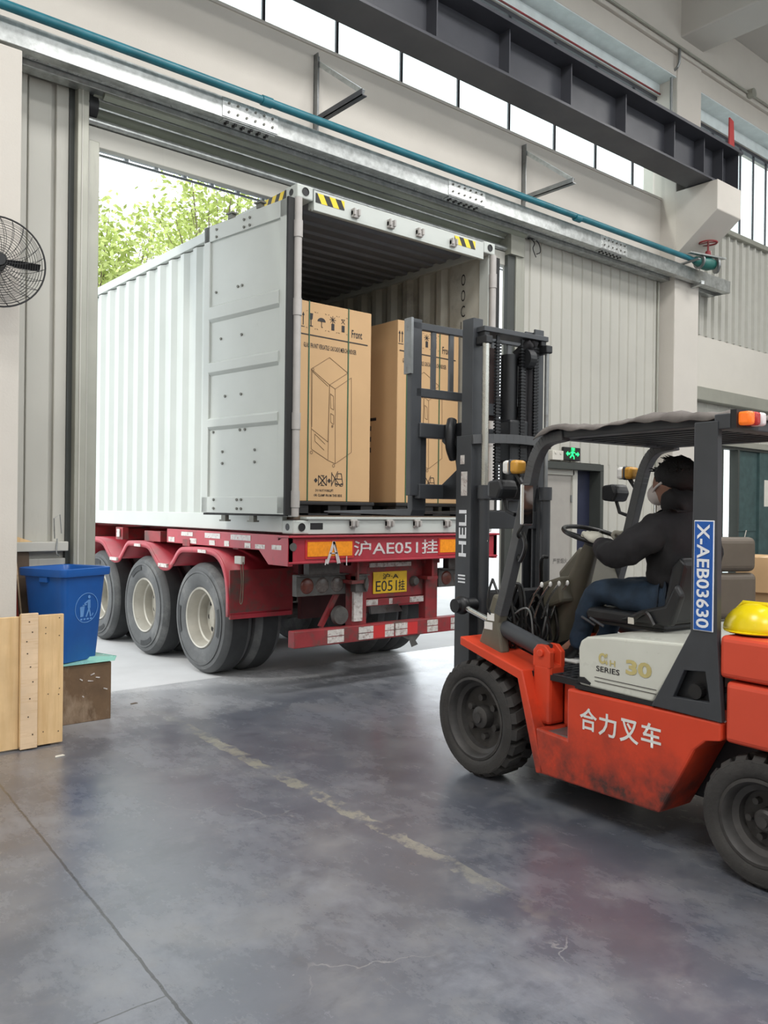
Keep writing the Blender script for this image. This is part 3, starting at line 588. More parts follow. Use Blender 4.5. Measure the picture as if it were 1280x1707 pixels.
# pallets and cartons
def carton(x0, lab, full):
    x1 = x0+.84; y0, y1, z0, z1 = .40, 1.28, 1.69, 3.49
    t = thing('carton', lab, 'carton', (x0+.42, .84, z0))
    MB().box(x0, x1, y0, y1, z0, z1).build('carton_body', 'card', t, bevel=.006)
    F = y0; dx = x0-.29; g = MB()
    ln = lambda a, b, w=.004: g.bar((a[0]+dx, F-.002, a[1]), (b[0]+dx, F-.002, b[1]), w, .002, (0, 1, 0))
    ln((.312, 3.19), (1.085, 3.18), .010)
    # arrows, cup, umbrella, snowflake/limit, stacking icons
    for ax in (.31, .345): ln((ax, 3.27), (ax, 3.36), .008); g.prism([(ax-.013+dx, 3.355), (ax+.013+dx, 3.355), (ax+dx, 3.385)], 'y', F-.003, F-.001)
    ln((.295, 3.255), (.36, 3.255), .006)
    g.prism([(.41+dx, 3.385), (.45+dx, 3.385), (.445+dx, 3.335), (.43+dx, 3.32), (.415+dx, 3.335)], 'y', F-.003, F-.001); ln((.43, 3.32), (.43, 3.27), .008); ln((.41, 3.27), (.45, 3.27), .008)
    g.prism([(.546+dx+.045*math.cos(a*math.pi/8), 3.325+.035*math.sin(a*math.pi/8)) for a in range(9)], 'y', F-.003, F-.001); ln((.546, 3.33), (.546, 3.275), .006); ln((.546, 3.275), (.56, 3.275), .006)
    for k in range(4): a = k*math.pi/4; ln((.672-.035*math.cos(a), 3.36-.035*math.sin(a)), (.672+.035*math.cos(a), 3.36+.035*math.sin(a)), .005)
    g.box(.657+dx, .690+dx, F-.003, F-.001, 3.265, 3.325); g.box(.775+dx, .808+dx, F-.003, F-.001, 3.265, 3.325)
    for a in ((.77, 3.34, .81, 3.38), (.77, 3.38, .81, 3.34), (.77, 3.38, .81, 3.38)): ln(a[:2], a[2:], .004)
    # dashed corner marks round the icons
    for cx in (.43, .546, .672, .79):
        for sx in (-1, 1):
            for sz in (-1, 1): ln((cx+sx*.052, 3.325+sz*.072), (cx+sx*.040, 3.325+sz*.078), .003)
    # handling icons at the foot
    c0, z = .577, 1.88
    for sx in (-1, 1):
        g.prism([(c0+dx+sx*.095, z), (c0+dx+sx*.075, z+.022), (c0+dx+sx*.055, z), (c0+dx+sx*.075, z-.022)], 'y', F-.003, F-.001)
        ln((c0+sx*.045, z-.045), (c0+sx*.045, z+.045), .006); ln((c0-sx*.045, z+.045), (c0+sx*.045, z-.045), .009)
    ln((c0, z-.045), (c0-.02, z-.015), .006); ln((c0, z+.045), (c0+.02, z+.015), .006); ln((c0-.02, z+.045), (c0+.02, z+.045), .006); ln((c0-.02, z-.045), (c0+.02, z-.045), .006)
    for a in (((.72, 1.90), (.72, 1.85)), ((.72, 1.90), (.80, 1.90)), ((.80, 1.90), (.81, 1.85)), ((.72, 1.85), (.81, 1.85)), ((.74, 1.90), (.75, 1.95)), ((.75, 1.95), (.79, 1.95)), ((.79, 1.95), (.80, 1.90)), ((.68, 1.95), (.78, 1.83)), ((.68, 1.84), (.75, 1.97)), ((.68, 1.96), (.68, 1.83))): ln(a[0], a[1], .006)
    for cx in (.735, .795): g.lathe([(.010, 0), (.016, 0)], (cx+dx, F-.002, 1.845), (0, 1, 0), 12)
    g.build('printed_icons', 'print', t)
    text('Front', t, (.955+dx, F, 3.265), (1, 0, 0), (0, 0, 1), .075, 'print', w=.125, bold=.012)
    text('GLASS FRONT VERSATILE CASCADE MERCHANDISER', t, (.65+dx, F, 3.095), (1, 0, 0), (0, 0, 1), .044, 'print', w=.60, bold=.012, res=1)
    text('DO NOT FORKLIFT', t, (.60+dx, F, 1.789), (1, 0, 0), (0, 0, 1), .024, 'print', w=.20, bold=.02, res=1)
    text('OR CLAMP FROM THIS SIDE', t, (.64+dx, F, 1.745), (1, 0, 0), (0, 0, 1), .024, 'print', w=.32, bold=.02, res=1)
    g = MB()
    V = dict(a=(.438, 2.884), b=(.64, 3.011), c=(.853, 2.893), d=(.644, 2.76), e=(.708, 2.73), f=(.718, 2.04), h=(.446, 2.345), i=(.632, 2.236), j=(.635, 2.068), k=(.449, 2.161), l=(.895, 2.852), m=(.905, 2.154), n=(.80, 2.09))
    for p in ('ab', 'bc', 'cd', 'ad', 'de', 'ef', 'ah', 'dj', 'hi', 'hk', 'kj', 'jf', 'el', 'lm', 'mn', 'nf', 'di'): ln(V[p[0]], V[p[1]], .004)
    for a in (((.45, 2.865), (.452, 2.36)), ((.45, 2.865), (.628, 2.745)), ((.485, 2.30), (.60, 2.215)), ((.485, 2.30), (.487, 2.235)), ((.487, 2.235), (.59, 2.16)), ((.655, 2.68), (.69, 2.66)), ((.655, 2.68), (.66, 2.55)), ((.69, 2.66), (.695, 2.535)), ((.66, 2.55), (.695, 2.535)), ((.66, 2.50), (.695, 2.485)), ((.66, 2.50), (.662, 2.42)), ((.662, 2.42), (.696, 2.40)), ((.696, 2.40), (.695, 2.485))): ln(a[0], a[1], .004)
    ln((.672, 2.385), (.69, 2.38), .022)
    for cx, cz in ((.45, 2.13), (.70, 2.02), (.455, 2.88)): g.lathe([(.010, 0), (.016, 0)], (cx+dx, F-.002, cz), (0, 1, 0), 12)
    g.build('printed_drawing', 'print_thin', t)
    for sx in (.41, .855):
        MB().box(sx+dx-.006, sx+dx+.006, F-.004, y1+.004, z1-.002, z1+.003).box(sx+dx-.006, sx+dx+.006, F-.005, F-.001, z0, z1+.003).build('strap', 'strap', t)
    g = MB()
    for k in range(3): g.box(x0-.003, x0-.001, .80, .90, 2.42-k*.11, 2.47-k*.11)
    g.box(x0-.003, x0-.001, .72, .95, 2.52, 2.55); g.box(x0-.003, x0-.001, .9, .98, 1.82, 1.90)
    g.build('side_print', 'print', t)
    rebase(t, (x0+.42, .84, z0))
    p = thing('black_pallet', 'black plastic pallet under the %s carton' % ('left' if x0 < 1 else 'right'), 'pallet', (x0+.42, .84, 1.56))
    MB().box(x0-.03, x1+.03, .36, 1.32, 1.655, 1.688).build('deck', 'black', p, bevel=.006)
    b = MB()
    for bx in (x0-.02, x0+.34, x1-.12):
        for by in (.38, .78, 1.18): b.box(bx, bx+.14, by, by+.12, 1.565, 1.655)
    b.box(x0-.02, x1+.02, .38, .44, 1.562, 1.58); b.build('feet', 'black', p); rebase(p, (x0+.42, .84, 1.56))
carton(.29, 'tall brown carton with full front print, nearest the open container door', 1)
carton(1.465, 'tall brown carton behind the forklift backrest, right of its twin', 0)
# ================================================================== TRAILER
t = thing('semi_trailer', 'red container semi trailer with rear plate and three axles', 'trailer', (1.2, 5, 0)); TR = t
TL, TRt = -.03, 2.468
for x in (.70, 1.62): MB().box(x, x+.14, .1, 11.5, 1.36, 1.395).box(x+.06, x+.08, .1, 11.5, .98, 1.36).box(x, x+.14, .1, 11.5, .95, .98).build('chassis_rail', 'red_dirty', t)
for k in range(12): MB().box(0.0, 2.44, .9+k*.9, 1.0+k*.9, 1.24, 1.36).build('cross_member', 'red_dirty', t)
rbm = MB().box(-.05, 2.49, .0, .16, 1.155, 1.375).box(-.06, 2.50, -.03, .17, 1.375, 1.395).box(-.05, 2.49, -.012, 0, 1.155, 1.175).build('rear_beam', 'red', t, bevel=.006)
for x0, x1 in ((.14, .615), (1.68, 2.16)):
    p = MB().box(x0-.02, x1+.02, -.006, 0, 1.195, 1.355).build('reflector_panel', 'tape_r', rbm)
    MB().box(x0, x1, -.010, -.005, 1.215, 1.34).build('reflector_face', 'orange', p)
text('沪AE051挂', rbm, (1.145, -.002, 1.275), (1, 0, 0), (0, 0, 1), .135, 'stencil', w=1.02, bold=.01)
g = MB()
for a, b in (((.38, 1.37), (.31, 1.18)), ((.38, 1.37), (.43, 1.18)), ((.34, 1.27), (.42, 1.27)), ((.385, 1.37), (.45, 1.18)), ((.30, 1.22), (.29, 1.17)), ((.52, 1.24), (.52, 1.16))): g.bar((a[0], -.014, a[1]), (b[0], -.014, b[1]), .025 if a[0] == .38 else .01, .003, (0, 1, 0))
g.build('spray_mark', 'stencil', rbm)
MB().cyl((-.002, -.006, 1.30), (-.002, 0, 1.30), .035, 16).build('side_knob', 'grime', rbm); rbm.children[-1].location = (.03, 0, -.03)
for s, x in ((1, TL-.02), (-1, TRt+.02)):
    xo, xi = x, x+s*.045
    sb = MB().box(min(xo, xi), max(xo, xi), .0, 2.28, 1.255, 1.395).build('side_rail', 'red', t, bevel=.004)
    MB().prism([(.0, 1.395), (0.0, 1.14), (.30, 1.14), (.46, 1.26)], 'x', min(xo, xi)-.002, max(xo, xi)+.001).build('end_plate', 'red', sb)
    if s == 1:
        for y0, y1, z0, z1 in ((2.1, 2.24, 1.265, 1.315), (1.62, 1.76, 1.265, 1.315), (1.25, 1.36, 1.265, 1.31), (.98, 1.07, 1.265, 1.315), (.60, .70, 1.265, 1.31), (.36, .52, 1.268, 1.305), (.10, .25, 1.27, 1.31), (1.70, 1.95, 1.335, 1.375)): MB().box(xo-.003, xo, y0, y1, z0, z1).build('reflective_tape', 'tape_w', sb)
        for y0, y1 in ((1.15, 1.45), (.60, .95)): MB().box(xo-.003, xo, y0, y1, 1.33, 1.378).build('worn_sticker', 'stencil', sb)
# scalloped fender
def fz(y):
    best = 0
    pts = [(.93, .62), (.94, .85), (.99, 1.03), (1.10, 1.16), (1.30, 1.225), (1.75, 1.225), (1.95, 1.20), (2.10, 1.08), (2.20, 1.02), (2.36, 1.02), (2.50, 1.10), (2.66, 1.21), (2.85, 1.235), (3.10, 1.235), (3.25, 1.22), (3.40, 1.10), (3.50, 1.03), (3.66, 1.03), (3.78, 1.10), (3.95, 1.21), (4.2, 1.24), (4.5, 1.22), (4.75, 1.05), (4.85, .7)]
    return pts
FP = [(p.y, p.z) for p in catmull([(0, y, z) for y, z in fz(0)], 4)]
for s, x0, x1 in ((1, -.07, .60), (-1, 2.51, 1.84)):
    f_ = MB().sheet([(x0, y, z) for y, z in FP], (x1-x0, 0, 0)).build('fender', 'red', t, solid=.012, smooth=True)
    e = MB()
    n = len(FP); vs = []
    for i in range(n):
        a = Vector(FP[max(i-1, 0)]); b = Vector(FP[min(i+1, n-1)]); d = (b-a).normalized(); nv = Vector((d.y, -d.x))*.05
        if nv.y > 0 and i > 3: nv = -nv
        vs += [(x0, FP[i][0], FP[i][1]), (x0, FP[i][0]+nv.x, FP[i][1]+nv.y)]
    e.add(vs, [(2*i, 2*i+2, 2*i+3, 2*i+1) for i in range(n-1)]); e.build('fender_lip', 'red', f_, solid=.014, smooth=True)
    xa, xb = min(x0, x1), max(x0, x1)
    mg = MB().box(xa, xb+.02 if s > 0 else xb, .925, .945, .60, 1.05).build('mudguard', 'red_dirty', t, bevel=.004)
    MB().box(xa, xb, .915, .925, .60, .64).build('mudguard_hem', 'red', mg)
MB().box(-.06, -.0, 1.75, 1.9, 1.235, 1.30).build('fender_bracket', 'red_dirty', t)
for y in (2.28, 3.58): MB().box(-.10, -.072, y-.10, y+.10, 1.0, 1.035).build('reflective_tape', 'tape_w', t)
for y in (1.45, 2.95): MB().box(-.085, -.072, y-.08, y+.08, 1.185, 1.215).build('reflective_tape', 'tape_w', t)
# wheels
def truck_wheel():
    R, Wd = .54, .29
    o = MB().lathe([(.29, .0+.02), (.33, -.005), (.43, -.012), (.50, .0), (.525, .03), (.54, .055), (.54, .235), (.525, .26), (.50, .29), (.43, .30), (.33, .295), (.29, .27)], (0, 0, 0), (1, 0, 0), 56, False)
    tire = o.build('tire', 'tire', TR, smooth=True)
    gr = MB()
    for h in (.075, .11, .145, .18, .215): gr.lathe([(.5405, h-.004), (.542, h), (.5405, h+.004)], (0, 0, 0), (1, 0, 0), 56)
    gr.build('tread_groove', 'black', tire)
    tw = MB().lathe([(.5415, .062), (.5425, .07), (.5425, .225), (.5415, .232)], (0, 0, 0), (1, 0, 0), 56).build('tread', 'tire_tread', tire, smooth=True)
    for h in (.0, ): MB().lathe([(.44, -.0155), (.442, -.018), (.46, -.0155)], (0, 0, 0), (1, 0, 0), 56).build('sidewall_ring', 'tire', tire, smooth=True)
    pt = MB()
    for a0 in (.9, 3.9):
        for k in range(6):
            a = a0+k*.11; pt.add([(-.0165, math.cos(q)*r, math.sin(q)*r) for q, r in ((a, .385), (a+.11, .385), (a+.11, .435), (a, .435))], [(0, 1, 2, 3)])
    pt.build('sidewall_marking', 'tire_tread', tire)
    rm = MB().lathe([(.30, .012), (.292, .0), (.28, .006), (.272, .03), (.262, .06), (.25, .11), (.235, .12), (.228, .16), (.222, .20), (.13, .215), (.12, .17), (.085, .165), (0, .165)], (0, 0, 0), (1, 0, 0), 48).build('rim', 'rim', tire, smooth=True)
    hl = MB()
    for k in range(8):
        a = k*math.pi/4+.3; hl.cyl((.206, .175*math.cos(a), .175*math.sin(a)), (.2095-.003, .175*math.cos(a), .175*math.sin(a)), .028, 12)
        hl.tube([(.204, .175*math.cos(a), .175*math.sin(a)), (.200, .175*math.cos(a), .175*math.sin(a))], .027, 12)
    hl.build('rim_hole', 'black', rm)
    nb = MB()
    for k in range(10): a = k*math.pi/5; nb.cyl((.21, .14*math.cos(a), .14*math.sin(a)), (.185, .14*math.cos(a), .14*math.sin(a)), .012, 8)
    nb.build('wheel_nut', 'rim', rm)
    return tire
w0 = truck_wheel(); first = True
for yc in (1.60, 2.91, 4.22):
    MB().cyl((.3, yc, .54), (2.14, yc, .54), .08, 16).build('axle', 'grime', t)
    for xi, fl in ((-.02, 1), (.31, 1), (2.458, -1), (2.128, -1)):
        w = w0 if first else copy_tree(w0, TR); first = False
        w.location = (xi, yc, .54); w.rotation_euler = (random.uniform(0, 6), 0, 0 if fl > 0 else math.pi)
# tail assembly
for x0, x1 in ((.20, .735), (1.90, 2.42)):
    p = MB().box(x0, x1, .24, .31, .85, 1.03).box(x0, x1, .18, .31, 1.03, 1.04).build('tail_lamp_box', 'grime', t, bevel=.008)
    for k in range(3): MB().lathe([(0, -.012), (.055, -.01), (.07, 0), (.075, .012)], (x0+.11+k*.165, .238, .94), (0, 1, 0), 24).build('lamp_lens', 'lens_red' if k == 0 else 'lens', p, smooth=True)
    MB().box(x0+.1, x1-.1, .20, .28, 1.04, 1.16).build('lamp_bracket', 'grime', t)
for x0, x1 in ((.78, .95), (1.69, 1.85)): MB().box(x0, x1, .20, .30, .50, 1.16).box(x0-.02, x1+.02, .19, .31, 1.10, 1.155).build('upright', 'red_dirty', t, bevel=.006)
pb = MB().box(.95, 1.69, .24, .26, .79, 1.155).box(.95, 1.69, .22, .28, .72, .785).build('plate_board', 'red_dirty', t, bevel=.004)
for a, b in ((.96, 1.10), (1.24, 1.28), (1.50, 1.68)): MB().box(a, b, .217, .22, .727, .78).build('reflective_tape', 'tape_w', pb)
pl = MB().box(1.05, 1.47, .228, .236, .83, 1.035).build('license_plate', 'plate_y', pb, bevel=.004)
text('沪·A', pl, (1.26, .227, .99), (1, 0, 0), (0, 0, 1), .055, 'print', w=.20, bold=.01)
text('E051', pl, (1.21, .227, .90), (1, 0, 0), (0, 0, 1), .10, 'print', w=.26)
text('挂', pl, (1.40, .227, .90), (1, 0, 0), (0, 0, 1), .10, 'print', w=.08, bold=.01)
MB().box(1.0, 1.52, .226, .229, 1.08, 1.12).build('faded_tape', 'tape_w', pb)
MB().lathe([(0, -.05), (.035, -.05), (.05, -.02), (.05, .0)], (1.56, .24, .93), (0, 1, 0), 16).build('plate_knob', 'grime', pb, smooth=True)
MB().box(.76, .90, .12, .20, .87, 1.02).box(.76, .91, .10, .21, 1.02, 1.03).build('work_lamp', 'grime', t, bevel=.01)
MB().lathe([(0, -.02), (.05, -.015), (.062, 0)], (.89, .12, .94), (.6, -.8, 0), 18).build('lamp_lens', 'lens', t, smooth=True)
bp = MB().box(.13, 2.37, .16, .26, .415, .56).build('bumper', 'red_dirty', t, bevel=.006)
for a, b in ((.48, .66), (.83, 1.0), (1.14, 1.25), (1.27, 1.42), (1.68, 1.82), (2.0, 2.33)):
    for z in (.43, .492): MB().box(a, b, .156, .16, z, z+.054).build('reflective_tape', 'tape_w', bp)
for a, b in ((1.0, 1.14), (1.42, 1.55)): MB().box(a, b, .156, .16, .43, .545).build('red_tape', 'tape_r', bp)
MB().prism([(1.36, .415), (1.60, .415), (1.54, .36), (1.57, .32), (1.49, .30), (1.46, .37)], 'y', .17, .175).build('torn_tape', 'grime', bp)
MB().bar((.50, .3, .56), (.74, .3, .95), .04, .04).build('brace', 'red_dirty', t)
MB().lathe([(0, -.03), (.08, -.02), (.09, .02), (.07, .05), (0, .05)], (.66, .22, .66), (0, 1, 0), 20).build('fog_lamp', 'grime', t, smooth=True)
MB().prism([(1.25, .60), (1.66, .60), (1.50, .80), (1.22, .80)], 'y', .5, .53).build('mud_flap', 'steel', t)
MB().box(.70, 1.76, .9, .96, .55, 1.2).build('rear_panel', 'chassis', t)
MB().box(.78, .88, .17, .20, .60, .98).build('wire_cover', 'tape_w', t)
MB().box(-.11, -.07, .66, .78, 1.12, 1.19).build('marker_lamp', 'panel', t, bevel=.006)
MB().tube(catmull([(-.09, .70, 1.12), (-.09, .68, .95), (-.09, .70, .78), (-.09, .66, .80), (-.09, .65, 1.0), (-.09, .66, 1.14)]), .005, 6).build('lamp_wire', 'plank_dark', t)
MB().box(-.02, .08, 2.5, 2.9, 1.25, 1.36).box(-.02, .05, 3.5, 3.7, 1.24, 1.38).build('air_fitting', 'red_dirty', t)
MB().box(-.04, -.03, 3.55, 3.63, 1.27, 1.36).build('marker_lamp', 'tape_w', t)
rebase(t, (CW/2, 5, 0))
# ================================================================== FORKLIFT (local: +y forward, x right)
ANG = math.radians(4.5); FO = Vector((-.2, -2.3, 0))+Vector((math.cos(ANG), -math.sin(ANG), 0))*.61
FK = thing('forklift', 'orange red counterbalance forklift with dark overhead guard and raised mast', 'forklift', FO, -ANG)
t = FK; X0 = -.60
for s in (1, -1):
    xo, xi = (X0, -.34) if s > 0 else (.60, .34)
    a, b = min(xo, xi), max(xo, xi)
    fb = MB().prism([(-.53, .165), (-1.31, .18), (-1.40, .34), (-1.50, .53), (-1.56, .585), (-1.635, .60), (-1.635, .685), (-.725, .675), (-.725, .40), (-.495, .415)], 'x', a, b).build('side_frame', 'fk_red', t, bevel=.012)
    if s > 0:
        cjk = '合力叉车'
        for ch, (y, z) in zip(cjk, ((-.875, .54), (-1.00, .535), (-1.135, .535), (-1.265, .545))): text(ch, fb, (X0-.001, y, z), (0, -1, 0), (0, 0, 1), .118, 'white_paint', w=.115, bold=.018)
    MB().box(a+.02, b, -.72, -.50, .395, .41).build('step_tread', 'steel', fb)
    # fender band
    fo = [(.16, .84), (-.38, .715), (-.56, .17)]; fi = [(-.50, .16), (-.345, .665), (.16, .79)]
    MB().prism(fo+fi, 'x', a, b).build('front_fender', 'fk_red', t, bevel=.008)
    # inner red panel and tilt cylinder bracket
    c, d = (-.44, -.36) if s > 0 else (.36, .44)
    MB().box(c, d, -.74, -.55, .41, .70).build('inner_panel', 'fk_red', t, bevel=.02)
    MB().box(min(s*-.53, s*-.40), max(s*-.53, s*-.40), -.53, -.40, .42, .76).build('cylinder_bracket', 'fk_red', t, bevel=.02)
    cl = MB()
    for xx in (-.53, -.44): cl.prism([(-.53, .74), (-.40, .74), (-.40, .83), (-.43, .865), (-.49, .865), (-.53, .83)], 'x', s*xx, s*xx+s*.035)
    cl.cyl((s*-.545, -.465, .82), (s*-.40, -.465, .82), .022, 12); cl.build('clevis', 'fk_red', t, bevel=.005)
    # tilt cylinder
    MB().tube([(s*-.47, -.46, .82), (s*-.47, -.10, .91)], .050, 16).build('tilt_cylinder', 'fk_grey', t, smooth=True)
    MB().tube([(s*-.47, -.10, .91), (s*-.47, .26, 1.0)], .018, 12).build('cylinder_rod', 'chrome', t, smooth=True)
    MB().ball((s*-.47, .30, 1.01), (.05, .07, .06), 14).cyl((s*-.53, .30, 1.01), (s*-.36, .30, 1.01), .045, 14).build('rod_end', 'fk_black', t, smooth=True)
MB().box(-.34, .34, -2.3, .1, .22, .68).build('chassis', 'fk_black', t, bevel=.02)
MB().cyl((-.45, .03, .35), (.45, .03, .35), .10, 20).build('drive_axle', 'fk_black', t)
MB().cyl((-.45, -1.81, .285), (.45, -1.81, .285), .06, 16).build('steer_axle', 'fk_black', t)
fl_ = MB().box(-.52, .52, -.76, -.02, .675, .705).build('floor_plate', 'fk_black', t)
g = MB()
for k in range(12): g.bar((-.50, -.10-k*.055, .708), (.50, -.10-k*.055, .708), .012, .008)
for k in range(16): g.bar((-.5+k*.065, -.72, .708), (-.5+k*.065, -.08, .708), .008, .006)
g.build('floor_mat', 'fk_grey', fl_)
# front cowl and dashboard
MB().prism([(.10, .70), (.13, 1.12), (.05, 1.12), (-.02, .70)], 'x', -.40, .46).build('front_cowl', 'fk_black', t, bevel=.01)
MB().prism([(-.02, .98), (.06, 1.22), (-.12, 1.40), (-.24, 1.10), (-.2, .98)], 'x', .16, .46).build('dashboard', 'taupe', t, bevel=.02)
MB().tube([(.10, .02, .72), (.07, -.18, 1.12), (.02, -.36, 1.44)], [.10, .085, .045], 12).build('steering_column', 'taupe', t, smooth=True)
MB().prism([(-.06, 1.0), (-.02, 1.16), (-.20, 1.22), (-.22, 1.06)], 'x', -.10, .16).build('column_cover', 'taupe', t, bevel=.02)
# steering wheel
sc_, sn = Vector((0, -.38, 1.478)), Vector((0, -.28, .96)).normalized(); su = sn.cross(Vector((1, 0, 0))).normalized()
ring = [sc_+Vector((1, 0, 0))*.185*math.cos(a*math.pi/16)+su*.185*math.sin(a*math.pi/16) for a in range(33)]
w = MB().tube(ring, .014, 10, False)
for a in (.5, 2.6, 4.7): w.tube([sc_-sn*.03, sc_+Vector((1, 0, 0))*.185*math.cos(a)+su*.185*math.sin(a)], .010, 8)
w.cyl(sc_-sn*.06, sc_-sn*.0, .045, 16); w.build('steering_wheel', 'hose', t, smooth=True)
# levers and hoses
for k in range(4):
    x = -.30+k*.075; p = MB().tube(catmull([(x, -.10, .95), (x, -.16, 1.08), (x-.01, -.24, 1.17)]), .007, 6).build('control_lever', 'chrome', t, smooth=True); MB().ball((x-.01, -.25, 1.18), (.011, .011, .018), 10).build('lever_knob', 'white_paint', p, smooth=True)
MB().tube(catmull([(-.1, -.05, 1.05), (-.16, -.1, 1.2), (-.22, -.16, 1.33), (-.18, -.17, 1.34)]), .012, 8).build('parking_brake_lever', 'hose', t, smooth=True)
R = random.Random(4)
hs = MB()
for k in range(14):
    x = -.42+R.uniform(0, .34); hs.tube(catmull([(x, .12, .78+R.uniform(0, .1)), (x+R.uniform(-.06, .06), .02, 1.0+R.uniform(-.05, .15)), (x+R.uniform(-.06, .06), -.08, 1.05+R.uniform(-.1, .12)), (x+R.uniform(-.1, .1), -.12, .85), (x+R.uniform(-.1, .1), -.05, .74)]), .011, 6)
hs.tube(catmull([(-.46, .02, 1.20), (-.53, -.02, 1.12), (-.54, -.03, 1.02), (-.50, -.06, .98), (-.46, -.04, 1.08), (-.46, .02, 1.2)]), .008, 6)
hs.build('hoses', 'hose', t, smooth=True)
MB().tube(catmull([(-.42, -.02, .86), (-.40, -.12, 1.0), (-.36, -.2, 1.02), (-.34, -.22, .80)]), .006, 6).build('bright_hose', 'steel', t, smooth=True)
for k, (x, y, z) in enumerate(((-.2, -.1, .78), (.02, -.12, .78))): MB().bar((x, y, z), (x, y-.10, z+.04), .07, .015).build('pedal', 'fk_black', t)
# engine hood
hd = MB().prism([(-.79, .72), (-.785, .90), (-.80, .94), (-.84, .965), (-1.0, .985), (-1.44, 1.01), (-1.462, .995), (-1.255, .70), (-.80, .705)], 'x', -.585, .585).build('engine_hood', 'fk_white', t, bevel=.02, seg=3)
text('α', hd, (-.5855, -.955, .868), (0, -1, 0), (0, 0, 1), .055, 'gold', w=.06, bold=.03)
text('H', hd, (-.5855, -1.015, .852), (0, -1, 0), (0, 0, 1), .03, 'gold', w=.035, bold=.02)
text('SERIES', hd, (-.5855, -.985, .812), (0, -1, 0), (0, 0, 1), .028, 'print', w=.15, bold=.01)
text('30', hd, (-.5855, -1.175, .85), (0, -1, 0), (0, 0, 1), .075, 'gold', w=.155, bold=.04)
MB().prism([(-.79, .722), (-.795, .748), (-.83, .752), (-.875, .728), (-.87, .718)], 'x', -.592, -.584).build('hood_latch', 'fk_black', hd)
g = MB()
for z in (.765, .745): g.bar((-.586, -.90, z), (-.586, -1.28, z-.0), .003, .004, (1, 0, 0))
g.build('hood_groove', 'grime', hd)
MB().box(-.59, .59, -1.27, -.77, .683, .705).build('hood_gap', 'fk_black', t)
# rear pillars with recess
for s in (1, -1):
    hole = [(-1.445, .89), (-1.555, .90), (-1.578, .765), (-1.385, .755)]
    a, b = (-.605, -.572) if s > 0 else (.572, .605)
    pr_ = MB().prism([(-1.482, 2.04), (-1.602, 2.04), (-1.612, 1.05), (-1.64, .685), (-1.265, .69), (-1.475, 1.075)], 'x', a, b, [hole]).build('rear_pillar', 'fk_grey', t, bevel=.004)
    MB().box(min(s*-.56, s*-.52), max(s*-.56, s*-.52), -1.60, -1.36, .73, .92).build('recess_back', 'fk_black', pr_)
    MB().cyl((s*-.55, -1.50, .80), (s*-.60, -1.50, .80), .035, 16).build('filler_cap', 'hose', pr_)
    if s > 0:
        np_ = MB().box(-.611, -.605, -1.595, -1.492, 1.085, 1.59).build('number_plate', 'white_plate', pr_, bevel=.003)
        # plate leans with the pillar edge
        MB().box(-.613, -.611, -1.590, -1.497, 1.090, 1.585).build('plate_face', 'blue_plate', np_)
        text('X-AEB03630', np_, (-.613, -1.5435, 1.3375), (0, 0, -1), (0, -1, 0), .066, 'white_plate', w=.475, bold=.02)
# front legs of the guard
for s in (1, -1):
    path = catmull([(s*-.50, -.60, 2.045), (s*-.50, -.46, 2.02), (s*-.50, -.38, 1.93), (s*-.50, -.33, 1.78), (s*-.50, -.24, 1.45), (s*-.50, -.15, 1.15), (s*-.50, -.10, 1.0)], 5)
    b = MB()
    for p, q in zip(path[:-1], path[1:]): b.bar(p, q+(q-p)*.12, .065, .06, (0, 1, .2))
    b.build('front_leg', 'fk_grey2', t, bevel=.004)
    cw_ = MB().prism([(-.16, 1.10), (-.06, 1.12), (.07, .80), (.06, .74), (-.12, .70), (-.14, .78), (-.11, .95)], 'x', s*-.53, s*-.46).build('leg_cowl', 'taupe', t, bevel=.015)
    if s > 0:
        MB().box(-.534, -.53, -.075, -.015, .955, 1.0).build('warning_label', 'white_paint', cw_)
        MB().box(-.534, -.53, -.06, .01, .90, .945).build('warning_label', 'white_paint', cw_)
# roof
rf = MB().box(-.52, -.45, -1.66, -.46, 2.03, 2.08).box(.45, .52, -1.66, -.46, 2.03, 2.08).box(-.45, .45, -.54, -.47, 2.03, 2.08).box(-.60, .60, -1.67, -1.58, 2.0, 2.07).build('overhead_guard', 'fk_grey', t, bevel=.006)
b = MB()
for k in range(9): x = -.40+k*.1; b.box(x-.012, x+.012, -1.6, -.5, 2.035, 2.075)
b.build('guard_bars', 'fk_grey', rf)
# tarp draped over the roof
nx, ny = 26, 40; vs = []; fs = []
for j in range(ny+1):
    for i in range(nx+1):
        u = -1+2*i/nx; y = -1.69+1.26*j/ny; a = abs(u); x = u*.60; z = 2.098+.012*math.sin(i*1.3+j*.5)*math.sin(j*.7)+.012*math.sin(y*9)
        if a > .9: z -= (a-.9)*(.20+.22*abs(math.sin(y*4.1+(1 if u < 0 else 0)))); x = (u/abs(u))*(.55+(a-.9)*.30)
        if j > ny-4: z -= (j-(ny-4))*.012
        if j < 2: z -= (2-j)*.02
        vs.append((x, y, z))
for j in range(ny):
    for i in range(nx): a = j*(nx+1)+i; fs.append((a, a+1, a+nx+2, a+nx+1))
MB().add(vs, fs).build('roof_tarp', 'tarp', t, smooth='all', solid=.004)
# rear combination lamp and roof fittings
for x0 in (-.585, .36):
    for k, m in enumerate(('lamp_orange', 'lamp_red', 'lamp_white')): MB().box(x0+k*.046, x0+.046+k*.046, -1.745, -1.68, 2.015, 2.075).build('tail_lamp', m, t, bevel=.012, smooth=True)
    MB().box(x0-.015, x0+.16, -1.69, -1.66, 2.0, 2.085).build('lamp_bracket', 'fk_black', t)
